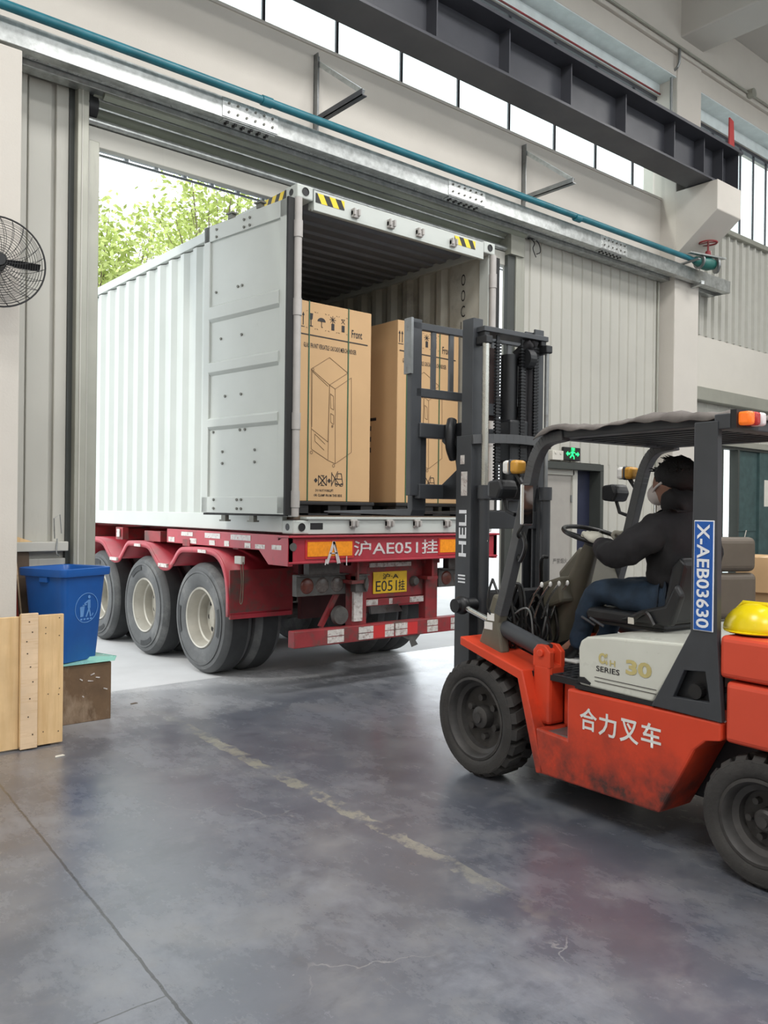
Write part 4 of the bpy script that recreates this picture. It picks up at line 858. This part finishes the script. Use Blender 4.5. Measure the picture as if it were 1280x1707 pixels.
# signals and headlamps
for s in (1, -1):
    x = s*-.53 if s > 0 else .50
    yl = -.17
    p = MB().box(x-.045, x+.045, yl-.12, yl-.04, 1.84, 1.92).build('turn_signal', 'amber', t, bevel=.018, smooth=True)
    MB().box(x-.05, x+.05, yl-.075, yl-.055, 1.835, 1.925).build('signal_band', 'fk_grey', p, bevel=.01); MB().box(x-.046, x+.046, yl-.05, yl-.0, 1.84, 1.92).build('signal_front', 'white_paint', p, bevel=.018)
    MB().bar((x, yl-.08, 1.84), (x, yl-.15, 1.75), .02, .02).build('signal_stalk', 'fk_black', t)
    MB().prism([(yl+.0, 1.81), (yl+.10, 1.80), (yl+.10, 1.70), (yl+.0, 1.69), (yl-.03, 1.75)], 'x', x-.075, x+.075).build('head_lamp', 'fk_black', t, bevel=.02)
    MB().tube([(x, yl+.03, 1.70), (x, yl-.0, 1.62), (x, yl-.07, 1.60)], .012, 8).build('lamp_stalk', 'fk_black', t)
def mirror(x, y, z, w, h, lab):
    o = MB().box(x-w/2, x+w/2, y, y+.02, z-h/2, z+h/2).build('mirror', 'chrome', t, bevel=.012, seg=3); o.rotation_euler = (0, 0, 0)
    MB().box(x-w/2+.008, x+w/2-.008, y-.004, y, z-h/2+.01, z+h/2-.01).build('mirror_glass', 'mirror', o, bevel=.001)
    MB().tube(catmull([(x, y+.02, z-h/2+.02), (x+.02*(1 if x > 0 else -1), y+.06, z-h/2-.05), (x*.93, y+.10, z-h/2-.08)]), .008, 6).build('mirror_arm', 'hose', o)
mirror(-.545, -.36, 1.66, .09, .24, ''); mirror(.52, -.50, 1.68, .15, .24, '')
MB().tube(catmull([(-.53, -.30, 1.50), (-.54, -.34, 1.42), (-.52, -.28, 1.33), (-.50, -.24, 1.36)]), .012, 8).build('mirror_bracket', 'hose', t, smooth=True)
# seat
st = MB().prism([(-.55, 1.0), (-.53, 1.04), (-.56, 1.075), (-.95, 1.07), (-1.06, 1.05), (-1.08, 1.0)], 'x', -.25, .25).build('seat_cushion', 'fk_black', t, bevel=.02, seg=3)
MB().prism([(-1.03, 1.03), (-1.11, 1.03), (-1.19, 1.36), (-1.15, 1.40), (-1.10, 1.34)], 'x', -.24, .10).build('seat_back', 'fk_black', t, bevel=.03, seg=3)
MB().prism([(-.80, 1.03), (-1.14, 1.03), (-1.20, 1.20), (-1.16, 1.26), (-1.10, 1.14), (-.95, 1.10)], 'x', -.29, -.235).build('seat_bolster', 'fk_black', t, bevel=.02, seg=3)
MB().box(-.22, .22, -1.05, -.58, .985, 1.0).build('seat_base', 'fk_black', t)
MB().box(-.30, -.285, -.92, -.88, 1.02, 1.055).build('belt_buckle', 'chrome', t); MB().tube(catmull([(-.29, -.92, 1.05), (-.30, -1.0, 1.09), (-.30, -1.05, 1.03)]), .012, 6).build('belt_anchor', 'hose', t)
for k in range(2): MB().tube([(-.33, -.68-k*.06, .99), (-.35, -.60-k*.06, 1.03)], .008, 8).build('seat_lever', 'fk_grey', t)
# counterweight
def hull(z0, z1, y0, name, mat, inset=0):
    ys = [y0, -2.15, -2.38, -2.50, -2.56]; xs = [.60-inset, .60-inset, .55-inset, .40-inset, .2]
    poly = [(-x, y) for x, y in zip(xs, ys)]+[(x, y) for x, y in reversed(list(zip(xs, ys)))]
    return MB().prism(poly, 'z', z0, z1).build(name, mat, t, bevel=.025, seg=3)
hull(.885, 1.075, -1.618, 'counterweight_cover', 'fk_red2'); hull(.60, .875, -1.65, 'counterweight', 'fk_red2'); hull(.25, .62, -2.15, 'counterweight_foot', 'fk_red2', .04)
MB().box(-.33, .33, -2.2, -1.6, .25, .62).build('counterweight_core', 'fk_black', t)
# forklift wheels
def fwheel(R, Wd, rr, lugs, name):
    tr = MB().lathe([(rr, .035), (rr+.02, .012), (R*.80, .0), (R*.93, .012), (R-.042, .03), (R-.034, .05), (R-.034, Wd-.05), (R-.042, Wd-.03), (R*.93, Wd-.01), (rr, Wd-.03)], (0, 0, 0), (1, 0, 0), 56).build(name, 'fk_tire', FK, smooth=True)
    lg = MB()
    for k in range(lugs):
        for sd in (0, 1):
            a0 = 2*math.pi*(k+.5*sd)/lugs; a1 = a0+2*math.pi/lugs*.62; am = 2*math.pi/lugs*.55*(-1)
            def P(h, r, a): return (h, r*math.cos(a), r*math.sin(a))
            hs_ = [(.008, R*.91), (.035, R-.004), (Wd*.5, R)] if sd == 0 else [(Wd-.008, R*.91), (Wd-.035, R-.004), (Wd*.5, R)]
            vs = []
            for i, (h, r) in enumerate(hs_):
                off = 0 if i < 2 else am*.5
                vs += [P(h, r, a0+off), P(h, r, a1+off), P(h, r-.045, a1+off), P(h, r-.045, a0+off)]
            fs = [(0, 1, 2, 3), (8, 9, 10, 11)]+[(4*i+j, 4*i+(j+1) % 4, 4*i+4+(j+1) % 4, 4*i+4+j) for i in range(2) for j in range(4)]
            lg.add(vs, fs)
    lg.build('tread_lug', 'fk_tire', tr)
    rm = MB().lathe([(rr+.012, .030), (rr+.015, .012), (rr, .010), (rr-.01, .02), (rr-.02, .06), (rr-.045, .075), (rr-.05, .11), (rr*.30, .115), (rr*.28, .06), (rr*.22, .05), (0, .05)], (0, 0, 0), (1, 0, 0), 44).build('rim', 'fk_rim', tr, smooth=True)
    for k in range(6):
        a = k*math.pi/3+.4; MB().cyl((.115, rr*.50*math.cos(a), rr*.50*math.sin(a)), (.078, rr*.50*math.cos(a), rr*.50*math.sin(a)), rr*.085, 12).build('wheel_bolt', 'fk_rim', rm)
    MB().cyl((.06, 0, 0), (.035, 0, 0), rr*.14, 14).build('hub_cap', 'fk_rim', rm)
    return tr
fw_ = fwheel(.355, .24, .235, 22, 'front_tire'); fw_.location = (-.605, .03, .352)
c = copy_tree(fw_, FK); c.location = (.605, .03, .352); c.rotation_euler = (0, 0, math.pi)
rw_ = fwheel(.288, .18, .175, 20, 'rear_tire'); rw_.location = (-.60, -1.81, .286); rw_.rotation_euler = (.5, 0, 0)
c = copy_tree(rw_, FK); c.location = (.60, -1.81, .286); c.rotation_euler = (.2, 0, math.pi)
# mast
for s in (1, -1):
    def bx(x0, x1, *r): a, b_ = s*x0, s*x1; return (min(a, b_), max(a, b_), *r)
    om = MB().box(*bx(-.355, -.338, .355, .505, .14, 2.12)).box(*bx(-.338, -.265, .355, .372, .14, 2.12)).box(*bx(-.338, -.265, .488, .505, .14, 2.12)).build('outer_mast', 'fk_grey', t, bevel=.003)
    MB().box(*bx(-.332, -.315, .376, .484, .95, 2.90)).box(*bx(-.315, -.245, .376, .392, .95, 2.90)).box(*bx(-.315, -.245, .468, .484, .95, 2.90)).build('inner_mast', 'fk_grey', t, bevel=.003)
    MB().tube([(s*-.285, .30, .3), (s*-.285, .30, 1.74)], .036, 16).tube([(s*-.285, .30, 1.70), (s*-.285, .30, 1.79)], .046, 16).build('lift_cylinder', 'fk_grey', t, smooth=True)
    MB().tube([(s*-.285, .30, 1.78), (s*-.285, .30, 2.74)], .024 if s > 0 else .016, 14).build('lift_rod', 'rod' if s > 0 else 'steel', t, smooth=True)
    MB().box(*bx(-.31, -.25, .27, .38, 2.72, 2.775)).box(*bx(-.29, -.24, .31, .38, 2.77, 2.82)).build('rod_bracket', 'fk_black', t, bevel=.008)
    if s > 0:
        text('HELI', om, (-.355, .43, 1.47), (0, 0, 1), (0, 1, 0), .075, 'white_plate', w=.31, bold=.02)
        g = MB()
        for k in range(3): g.box(-.358, -.355, .40, .47, 1.14+k*.022, 1.15+k*.022)
        g.build('mast_stripes', 'white_plate', om)
        MB().box(-.358, -.355, .39, .45, 1.72, 1.88).build('warning_label', 'tape_w', om); MB().box(-.358, -.355, .42, .46, 1.93, 1.99).build('warning_label', 'tape_w', om)
        MB().tube([(s*-.285, .262, 1.42), (s*-.285, .262, 1.43)], .003, 6).build('clip', 'chrome', om)
crb = MB()
pth = catmull([(-.36, .34, 2.09), (-.22, .30, 2.10), (0, .28, 2.105), (.22, .30, 2.10), (.36, .34, 2.09)], 4)
for p, q in zip(pth[:-1], pth[1:]): crb.bar(p, q, .03, .06)
crb.build('mast_crossbar', 'fk_grey2', t)
MB().box(-.30, .30, .30, .46, 2.805, 2.84).build('mast_crossbar', 'fk_grey', t, bevel=.004)
for z0, z1 in ((1.50, 1.62), (.75, .9)): MB().box(-.33, .33, .36, .39, z0, z1).build('mast_crossbar', 'fk_grey', t, bevel=.004)
MB().box(-.32, .32, .47, .49, 2.28, 2.36).build('mast_crossbar', 'fk_grey', t)
# chains, hoses, centre cylinder
for x in (-.14, .09, .215):
    ch = MB()
    for k in range(46): z = 1.78+k*.0215; ch.box(x-.022, x+.022, .330, .355, z, z+.012)
    ch.box(x-.013, x+.013, .336, .349, 1.75, 2.80); ch.build('lift_chain', 'fk_black', t)
MB().tube([(.05, .43, 1.75), (.05, .43, 2.70)], .06, 14).build('free_lift_cylinder', 'fk_black', t, smooth=True)
MB().box(-.08, .02, .50, .53, 2.25, 2.75).build('mast_plate', 'maroon', t)
MB().tube(catmull([(.14, .40, 2.74), (.19, .34, 2.79), (.19, .37, 2.72), (.19, .38, 2.3), (.19, .38, 1.8)]), .034, 10).tube(catmull([(.08, .40, 2.70), (.13, .32, 2.77), (.13, .37, 2.68), (.13, .38, 2.3), (.13, .38, 1.8)]), .032, 10).build('mast_hose', 'jacket', t, smooth=True)
MB().cyl((.10, .34, 2.67), (.16, .34, 2.67), .07, 18).build('hose_pulley', 'fk_black', t)
MB().box(-.02, .16, .34, .50, 1.95, 2.25).build('carriage_block', 'fk_black', t, bevel=.02)
# carriage, backrest, forks
cb = MB()
for x in (-.52, .52): cb.box(x-.045, x+.045, .74, .79, 1.72, 2.93)
cb.box(-.56, .56, .74, .78, 2.86, 2.91).box(-.52, .52, .74, .78, 2.40, 2.46)
cb.build('load_backrest', 'fk_grey', t, bevel=.004)
for x in (-.36, -.20, .0, .20, .36): MB().box(x-.018, x+.018, .75, .77, 2.44, 2.88).build('backrest_bar', 'fk_grey2', t)
MB().box(-.585, -.565, .72, .80, 2.55, 2.93).build('backrest_side_plate', 'steel', t)
for z0, z1 in ((2.12, 2.22), (1.70, 1.80)): MB().box(-.50, .50, .72, .78, z0, z1).build('carriage_bar', 'fk_grey', t, bevel=.006)
for s in (-1, 1): MB().prism([(.44, 2.22), (.74, 2.22), (.74, 2.10), (.60, 2.0), (.58, 1.9), (.74, 1.80), (.74, 1.70), (.44, 1.70)], 'x', s*.27-.02, s*.27+.02).build('carriage_side', 'fk_black', t, bevel=.005)
MB().tube(catmull([(-.30, .62, 2.24), (-.33, .60, 2.17), (-.33, .60, 2.06), (-.28, .62, 1.98)]), .035, 10).build('hose_loop', 'fk_black', t, smooth=True)
for x in (-.455, .455):
    MB().prism([(.78, 2.2), (.83, 2.2), (.835, 1.63), (1.0, 1.625), (1.95, 1.605), (1.95, 1.595), (.80, 1.58), (.78, 1.62)], 'x', x-.06, x+.06).build('fork', 'fk_grey', t, bevel=.004)
# ================================================================== DRIVER
pts = [((0, -.98, 1.16), (.13, .11)), ((0, -1.0, 1.32), (.13, .10)), ((0, -.99, 1.48), (.14, .10)), ((0, -.97, 1.58), .055), ((0, -.945, 1.66), .055), ((0, -.92, 1.74), (.078, .085)), ((0, -.935, 1.83), (.085, .095)), ((0, -.94, 1.88), (.06, .07)),
       ((-.17, -.98, 1.50), .055), ((-.29, -.84, 1.38), .04), ((-.20, -.60, 1.45), .028), ((.17, -.98, 1.50), .055), ((.29, -.82, 1.38), .04), ((.20, -.58, 1.45), .028),
       ((-.11, -.93, 1.13), .08), ((-.15, -.52, 1.17), .06), ((-.14, -.38, .84), .04), ((-.14, -.26, .76), .03), ((.11, -.93, 1.13), .08), ((.15, -.50, 1.17), .06), ((.14, -.34, .84), .04), ((.14, -.22, .76), .03),
       ((0, -.815, 1.775), .018), ((0, -.80, 1.755), .012), ((-.085, -.935, 1.78), .016), ((.085, -.935, 1.78), .016), ((0, -.85, 1.70), .04)]
eds = [(0, 1), (1, 2), (2, 3), (3, 4), (4, 5), (5, 6), (6, 7), (2, 8), (8, 9), (9, 10), (2, 11), (11, 12), (12, 13), (0, 14), (14, 15), (15, 16), (16, 17), (0, 18), (18, 19), (19, 20), (20, 21), (5, 22), (22, 23), (5, 24), (5, 25), (5, 26)]
pn = skin('person', pts, eds, 'skin'); pn.location = FO; pn.rotation_euler = (0, 0, -ANG)
tag(pn, 'person in black hooded jacket, jeans and face mask driving the forklift', 'person')
jk = skin('jacket', [((0, -.97, 1.17), (.19, .17)), ((0, -1.0, 1.29), (.20, .18)), ((0, -1.0, 1.46), (.21, .17)), ((0, -.975, 1.575), (.16, .13)), ((0, -.95, 1.65), (.10, .10)),
      ((-.19, -.98, 1.535), .12), ((-.265, -.89, 1.45), .108), ((-.30, -.80, 1.375), .092), ((-.25, -.69, 1.40), .078), ((-.20, -.62, 1.44), .058), ((.19, -.98, 1.535), .12), ((.265, -.89, 1.45), .108), ((.30, -.78, 1.375), .092), ((.25, -.67, 1.40), .078), ((.20, -.60, 1.44), .058)],
      [(0, 1), (1, 2), (2, 3), (3, 4), (2, 5), (5, 6), (6, 7), (7, 8), (8, 9), (2, 10), (10, 11), (11, 12), (12, 13), (13, 14)], 'jacket', pn)
skin('sleeve_cuff', [((-.245, -.68, 1.40), .081), ((-.20, -.615, 1.445), .062)], [(0, 1)], 'jacket2', pn); skin('sleeve_cuff', [((.245, -.66, 1.40), .081), ((.20, -.595, 1.445), .062)], [(0, 1)], 'jacket2', pn)
skin('hood', [((-.095, -.93, 1.64), .062), ((-.085, -1.02, 1.69), .085), ((0, -1.06, 1.725), .105), ((.085, -1.02, 1.69), .085), ((.095, -.93, 1.64), .062), ((0, -1.06, 1.61), .10)], [(0, 1), (1, 2), (2, 3), (3, 4), (2, 5)], 'jacket', pn, root=2)
skin('jeans', [((0, -1.0, 1.13), (.16, .12)), ((-.10, -.93, 1.135), .105), ((-.14, -.72, 1.16), .098), ((-.155, -.545, 1.165), .080), ((-.15, -.49, 1.08), .073), ((-.145, -.42, .92), .063), ((-.14, -.38, .80), .060), ((.10, -.93, 1.135), .105), ((.14, -.70, 1.16), .098), ((.155, -.52, 1.165), .080), ((.15, -.46, 1.08), .073), ((.145, -.39, .92), .063), ((.14, -.35, .80), .060)],
     [(0, 1), (1, 2), (2, 3), (3, 4), (4, 5), (5, 6), (0, 7), (7, 8), (8, 9), (9, 10), (10, 11), (11, 12)], 'jeans', pn)
for s in (-1, 1):
    yo = 0 if s < 0 else .03
    MB().box(s*.14-.045, s*.14+.045, -.42+yo, -.17+yo, .712, .735).build('shoe_sole', 'white_paint', pn, bevel=.02)
    skin('shoe', [((s*.14, -.38+yo, .765), .045), ((s*.14, -.27+yo, .755), .042), ((s*.14, -.20+yo, .745), .030), ((s*.14, -.375+yo, .83), .046)], [(0, 1), (1, 2), (0, 3)], 'black', pn)
    # gloved hand: palm, four fingers curled over the rim, thumb
    hx = s*.135; w0_ = Vector((s*.195, -.575+yo*.8, 1.46)); R_ = Vector((hx, -.465+yo*.3, 1.497))
    d = (R_-w0_).normalized(); side = d.cross(Vector((0, 0, 1))).normalized(); P = [(tuple(w0_), (.042, .036)), (tuple(w0_+d*.05), (.052, .034)), (tuple(w0_+d*.10), (.054, .030))]; E_ = [(0, 1), (1, 2)]
    for k in range(4):
        o_ = side*(-.036+.024*k); L = (.072, .082, .08, .064)[k]; b0 = w0_+d*.105+o_
        i0 = len(P); P += [(tuple(b0), .0145), (tuple(b0+d*L*.40+Vector((0, 0, .002))), .014), (tuple(b0+d*L*.62-Vector((0, 0, .024))), .013), (tuple(b0+d*L*.40-Vector((0, 0, .046))), .0115)]
        E_ += [(2, i0), (i0, i0+1), (i0+1, i0+2), (i0+2, i0+3)]
    th = side*(.04 if s < 0 else -.04); i0 = len(P); P += [(tuple(w0_+d*.045+th), .014), (tuple(w0_+d*.08+th*1.5-Vector((0, 0, .01))), .012), (tuple(w0_+d*.115+th*1.45-Vector((0, 0, .03))), .010)]; E_ += [(1, i0), (i0, i0+1), (i0+1, i0+2)]
    skin('glove', P, E_, 'glove', pn, sub=2)
tx = bpy.data.textures.new('folds', 'CLOUDS'); tx.noise_scale = .11; tx.noise_depth = 2
for c_ in pn.children:
    if c_.name.split('.')[0] in ('jacket', 'jeans', 'hood', 'sleeve_cuff'):
        q = c_.modifiers.new('d', 'DISPLACE'); q.texture = tx; q.texture_coords = 'GLOBAL'; q.strength = .045 if c_.name[:2] != 'je' else .03; q.mid_level = .5
        c_.modifiers['u'].levels = 3; c_.modifiers['u'].render_levels = 3
hr = MB().ball((0, -.965, 1.825), (.108, .128, .108), 28)
hr.v = [(x*(1+.05*math.sin(31*y+17*z)), y+.012*math.sin(40*x+23*z), z+.010*math.sin(33*x+29*y)) if not (y > -.885 and z < 1.835) else (x*.84, -.895+(y+.885)*.2, z) for x, y, z in hr.v]
hair = hr.build('hair', 'hair', pn, smooth='all')
tf = MB(); RR = random.Random(2)
for k in range(60):
    a = RR.uniform(0, 6.28); e = RR.uniform(.15, 1.3); p = Vector((.104*math.cos(e)*math.cos(a), -.965+.125*math.cos(e)*math.sin(a), 1.83+.104*math.sin(e)))
    q = p+Vector((RR.uniform(-.02, .02), RR.uniform(0, .05), RR.uniform(-.005, .022))); tf.tube([p, q], [.008, .001], 5)
tag(tf.build('hair_tuft', 'hair', hair), kind='stuff')
mk = MB().ball((0, -.845, 1.725), (.066, .062, .062), 18); mk.build('face_mask', 'mask', pn, smooth='all')
MB().tube(catmull([(-.06, -.85, 1.74), (-.086, -.89, 1.765), (-.094, -.935, 1.79)]), .007, 6).tube(catmull([(.06, -.85, 1.74), (.086, -.89, 1.765), (.094, -.935, 1.79)]), .007, 6).build('mask_strap', 'mask', pn)
for s in (-1, 1): MB().ball((s*.034, -.842, 1.80), (.012, .008, .007), 8).build('eye', 'black', pn)
# helmet on the counterweight
t = thing('hard_hat', 'yellow hard hat lying on the forklift counterweight', 'helmet', FO, -ANG)
hp = MB(); cx, cy, cz = -.425, -1.69, 1.078
for i in range(9):
    th_ = math.pi/2*i/8
    for k in range(28):
        a = 2*math.pi*k/28; hp.v.append((cx+.115*math.cos(th_)*math.cos(a), cy+.145*math.cos(th_)*math.sin(a), cz+.012+.125*math.sin(th_)))
for i in range(8):
    for k in range(28): a = i*28+k; b = i*28+(k+1) % 28; hp.f.append((a, b, b+28, a+28))
o = hp.build('shell', 'helmet', t, solid=.004, smooth='all')
MB().lathe([(.112, 0), (.135, .0), (.137, .004), (.112, .008)], (cx, cy, cz+.010), (0, 0, 1), 28).build('brim', 'helmet', t, smooth=True)
MB().tube([(cx, cy-.13, cz+.06), (cx, cy-.06, cz+.135), (cx, cy+.06, cz+.135), (cx, cy+.13, cz+.06)], .012, 8).build('ridge', 'helmet', t, smooth=True)
MB().tube([(cx+.10*math.cos(a*.5), cy+.12*math.sin(a*.5), cz+.012) for a in range(13)], .012, 6).build('headband', 'plank_dark', t)
# ================================================================== left foreground
t = thing('wall_fan', 'black wire cage wall fan at the left edge', 'fan', (-2.22, .3, 3.35))
fc = Vector((-2.262, .26, 3.285)); fn = Vector((-.15, -1, -.04)).normalized(); fx = Vector((0, 0, 1)).cross(fn).normalized()*-1; fz_ = fn.cross(fx)*1
def fp(r, a, h): return fc+fx*r*math.cos(a)+fz_*r*math.sin(a)+fn*h
for side, hh in (('front', 1), ('rear', -1)):
    g = MB()
    for k in range(1, 17):
        r = .035+k*.0166; h = hh*(.075*(1-(r/.305)**2.5)); g.tube([fp(r, a*math.pi/20, h) for a in range(41)], .0017, 4, False)
    for k in range(24):
        a0 = k*math.pi/12; g.tube([fp(.03+(.275)*j/8, a0+.5*(j/8), hh*(.075*(1-((.03+.275*j/8)/.305)**2.5))) for j in range(9)], .002, 4, False)
    if hh > 0: g.tube([fp(.305, a*math.pi/24, 0) for a in range(49)], .006, 6, False)
    g.build('fan_guard', 'black', t)
MB().lathe([(0, .085), (.04, .085), (.05, .07), (.05, -.03), (0, -.03)], fc, fn, 20).build('fan_hub', 'black', t, smooth=True)
for k in range(3):
    a = math.pi+.02+k*2*math.pi/3; MB().add([fp(.03, a-.4, -.01), fp(.14, a-.16, -.03), fp(.27, a-.10, -.035), fp(.275, a+.05, .005), fp(.14, a+.13, .02), fp(.03, a+.5, .01)], [(0, 1, 4, 5), (1, 2, 3, 4)]).build('fan_blade', 'black', t, solid=.006, bevel=.002)
MB().cyl(fc-fn*.03, fc-fn*.16, .06, 18).build('fan_motor', 'black', t); MB().tube([fc-fn*.10, (-2.26, .42, 3.22), (-2.26, .5, 3.2)], .018, 8).box(-2.32, -2.19, .485, .5, 3.1, 3.28).build('wall_arm', 'black', t)
rebase(t, (-2.26, .5, 3.15))
# crate board
t = thing('pine_crate_panel', 'pale pine plank panel with a vertical batten standing at the left edge', 'wooden panel', (-2.3, 0, 0))
MB().box(-2.95, -2.19, -.06, -.03, .012, .885).box(-2.07, -1.90, -.06, -.03, .012, .885).box(-2.187, -2.073, -.06, -.03, .012, .885).build('planks', 'pine', t, bevel=.003)
bt = MB().box(-2.185, -2.075, -.085, -.061, .008, .905).build('batten', 'pine2', t, bevel=.003)
MB().box(-2.19, -2.183, -.082, -.062, .03, .90).build('edge_strip', 'pine', t)
for z in (.85, .78, .72, .64, .55, .45, .34, .22, .10):
    nx_ = -2.13+random.uniform(-.025, .025); MB().cyl((nx_, -.0865, z), (nx_, -.084, z), .005, 8).build('nail', 'nail', bt)
for x, z in ((-2.02, .80), (-2.02, .76), (-1.93, .74), (-1.93, .86), (-2.0, .35), (-1.93, .34), (-1.925, .38), (-2.03, .10), (-1.93, .09)): MB().cyl((x, -.062, z), (x, -.059, z), .004, 8).build('nail', 'nail', t)
MB().box(-2.9, -1.92, -.03, .02, .05, .12).box(-2.9, -1.92, -.03, .02, .76, .83).build('back_rail', 'pine', t)
MB().box(-2.12, -1.97, -.03, .10, 0, .045).box(-2.9, -2.75, -.03, .1, 0, .045).build('foot', 'plank_dark', t)
rebase(t, (-2.4, 0, 0))
t = thing('brown_box', 'scuffed dark brown wooden box under the blue bin', 'box', (-1.65, .7, 0))
MB().box(-2.0, -1.38, .40, .93, .0, .435).build('box_body', 'boxwood', t, bevel=.004)
MB().add([(-1.95, .39, .438), (-1.36, .385, .445), (-1.34, .40, .475), (-1.37, .94, .44), (-1.95, .94, .44)], [(0, 1, 2, 3, 4)]).build('plastic_film', 'film', t, solid=.003)
g = MB()
for x, z, w in ((-1.62, .33, .02), (-1.54, .35, .03), (-1.56, .31, .04), (-1.44, .24, .03), (-1.60, .20, .012), (-1.50, .33, .03)): g.bar((x, .398, z), (x+w, .398, z-.015+random.uniform(0, .03)), .008, .003, (0, 1, 0))
g.build('paint_chips', 'tape_w', t); rebase(t, (-1.65, .7, 0))
# blue bin, turned 24 degrees
t = thing('blue_waste_bin', 'blue plastic waste bin standing on the brown box', 'bin', (-1.645, .66, .449), math.radians(24))
def sq(s, z, r=.05): 
    out = []
    for cx, cy, a0 in ((1, 1, 0), (-1, 1, 90), (-1, -1, 180), (1, -1, 270)):
        for k in range(4): a = math.radians(a0+k*30); out.append((cx*(s-r)+r*math.cos(a), cy*(s-r)+r*math.sin(a), z))
    return out
rings = [sq(.165, .0, .03), sq(.170, .01, .04), sq(.215, .62), sq(.218, .64), sq(.242, .645), sq(.246, .66), sq(.246, .70), sq(.240, .705), sq(.228, .70), sq(.212, .66), sq(.165, .02, .03)]
b = MB(); n = 16
for r_ in rings: b.v += r_
for i in range(len(rings)-1):
    for k in range(n): a = i*n+k; c = i*n+(k+1) % n; b.f.append((a, c, c+n, a+n))
b.f.append(tuple(range(n))); b.f.append(tuple((len(rings)-1)*n+k for k in range(n)))
b.build('bin_body', 'bin', t, smooth=True)
MB().box(-.235, -.20, -.06, .02, .60, .645).build('handle_lug', 'bin', t, bevel=.005)
# logo on the -y face
def fy(z): return -(.170+.045*(z-.01)/.61)-.0025
g = MB(); lc, lr = (.022, .40), .112
for k in range(40):
    a, c = k*math.pi/20, (k+1)*math.pi/20
    g.bar((lc[0]+lr*math.cos(a), fy(lc[1]+lr*math.sin(a)), lc[1]+lr*math.sin(a)), (lc[0]+lr*math.cos(c), fy(lc[1]+lr*math.sin(c)), lc[1]+lr*math.sin(c)), .005, .002, (0, 1, 0))
for a, c, w in (((.04, .46), (.046, .395), .028), ((.046, .395), (.022, .33), .013), ((.046, .395), (.066, .33), .013), ((.04, .455), (-.004, .43), .012), ((-.02, .42), (.02, .425), .007), ((.08, .335), (.09, .355), .008)):
    g.bar((a[0], fy(a[1]), a[1]), (c[0], fy(c[1]), c[1]), w, .002, (0, 1, 0))
g.add([(x, fy(z), z) for x, z in ((-.045, .41), (.002, .415), (-.006, .335), (-.035, .333))], [(0, 1, 2, 3)]); g.cyl((.04, fy(.482), .482), (.04, fy(.482)-.002, .482), .013, 10)
for k in range(4): g.box(-.034+k*.032, -.014+k*.032, fy(.31), fy(.31)+.003, .308, .320)
g.build('bin_logo', 'bin_mark', t)
tag(MB().prism([(-1.94, 0), (-1.80, 0), (-1.82, 1.25), (-1.86, 1.31), (-1.95, 1.31)], 'y', .975, .998).build('brown_plank', 'plank_dark'), 'dark brown plank leaning on the wall behind the blue bin', 'plank')
tag(MB().prism([(-1.95, 0), (-1.84, 0), (-1.93, 1.18), (-1.98, 1.20)], 'y', .955, .97).build('red_board', 'red_wood'), 'narrow red board leaning behind the blue bin', 'board')
tag(MB().bar((-1.80, .962, 0.01), (-1.925, .962, 1.20), .012, .02, (0, 1, 0)).build('pale_stick', 'pine2'), 'thin pale wooden stick leaning beside the red board', 'stick')
tag(MB().prism([(-1.98, 1.336), (-1.80, 1.336), (-1.98, 1.40)], 'y', .95, .99).build('wood_wedge', 'pine'), 'small wooden wedge lying on the ledge above the blue bin', 'wedge')
tag(MB().tube(catmull([(-1.62, .93, 1.36), (-1.63, .91, 1.25), (-1.61, .91, 1.22)]), .005, 6).tube([(-1.64, .93, 1.36), (-1.65, .92, 1.52), (-1.60, .93, 1.55), (-1.59, .92, 1.40)], .004, 6).build('wire_loop', 'steel'), 'thin wire loop hanging over the ledge by the door guide', 'wire')
# ================================================================== background right
t = thing('brown_chair', 'brown high backed leather office chair standing behind the forklift', 'chair', (3.70, -1.85, 0), math.radians(-25))
MB().box(-.31, .31, -.02, .10, .62, 1.06).box(-.29, .29, -.03, .09, 1.07, 1.40).build('backrest', 'leather', t, bevel=.06, seg=4)
MB().box(-.30, .30, .08, .58, .46, .60).build('seat', 'leather', t, bevel=.05, seg=3)
for s in (-1, 1): MB().box(s*.34-.03, s*.34+.03, .05, .45, .66, .72).box(s*.34-.02, s*.34+.02, .22, .28, .5, .66).build('armrest', 'leather', t, bevel=.015)
MB().cyl((0, .3, .1), (0, .3, .48), .03, 14).build('post', 'fk_black', t)
for k in range(5):
    a = k*2*math.pi/5; l = MB().bar((0, .3, .12), (.3*math.cos(a), .3+.3*math.sin(a), .07), .04, .03).build('leg', 'fk_black', t); MB().cyl((.3*math.cos(a)-.012, .3+.3*math.sin(a), .03), (.3*math.cos(a)+.012, .3+.3*math.sin(a), .03), .03, 14).build('caster', 'black', l)
for z0, z1, dx, lab in ((0, .44, 0, 'brown carton on the floor right of the brown chair, bottom of the stack'), (.44, .84, .03, 'brown carton in the middle of the stack right of the brown chair'), (.84, 1.19, -.02, 'brown carton on top of the stack right of the brown chair')):
    t = thing('cardboard_box', lab, 'box', (4.66+dx, -1.80, z0), math.radians(12))
    MB().box(-.34, .34, -.25, .25, 0, z1-z0).build('box_body', 'card', t, bevel=.004); MB().box(-.342, .342, -.03, .03, z1-z0-.002, z1-z0+.001).build('packing_tape', 'pine2', t)
# small litter on the floor
for x, y, lab in ((-2.02, -.35, 'small white paper scrap on the floor in front of the pine panel'), (-1.05, .75, 'small dark scrap on the floor left of the trailer wheel')):
    tag(MB().prism([(x-.03, y-.015), (x+.035, y-.005), (x+.03, y+.02), (x-.02, y+.015)], 'z', .001, .005).build('floor_scrap', 'paper' if y < 0 else 'plank_dark'), lab, 'litter')
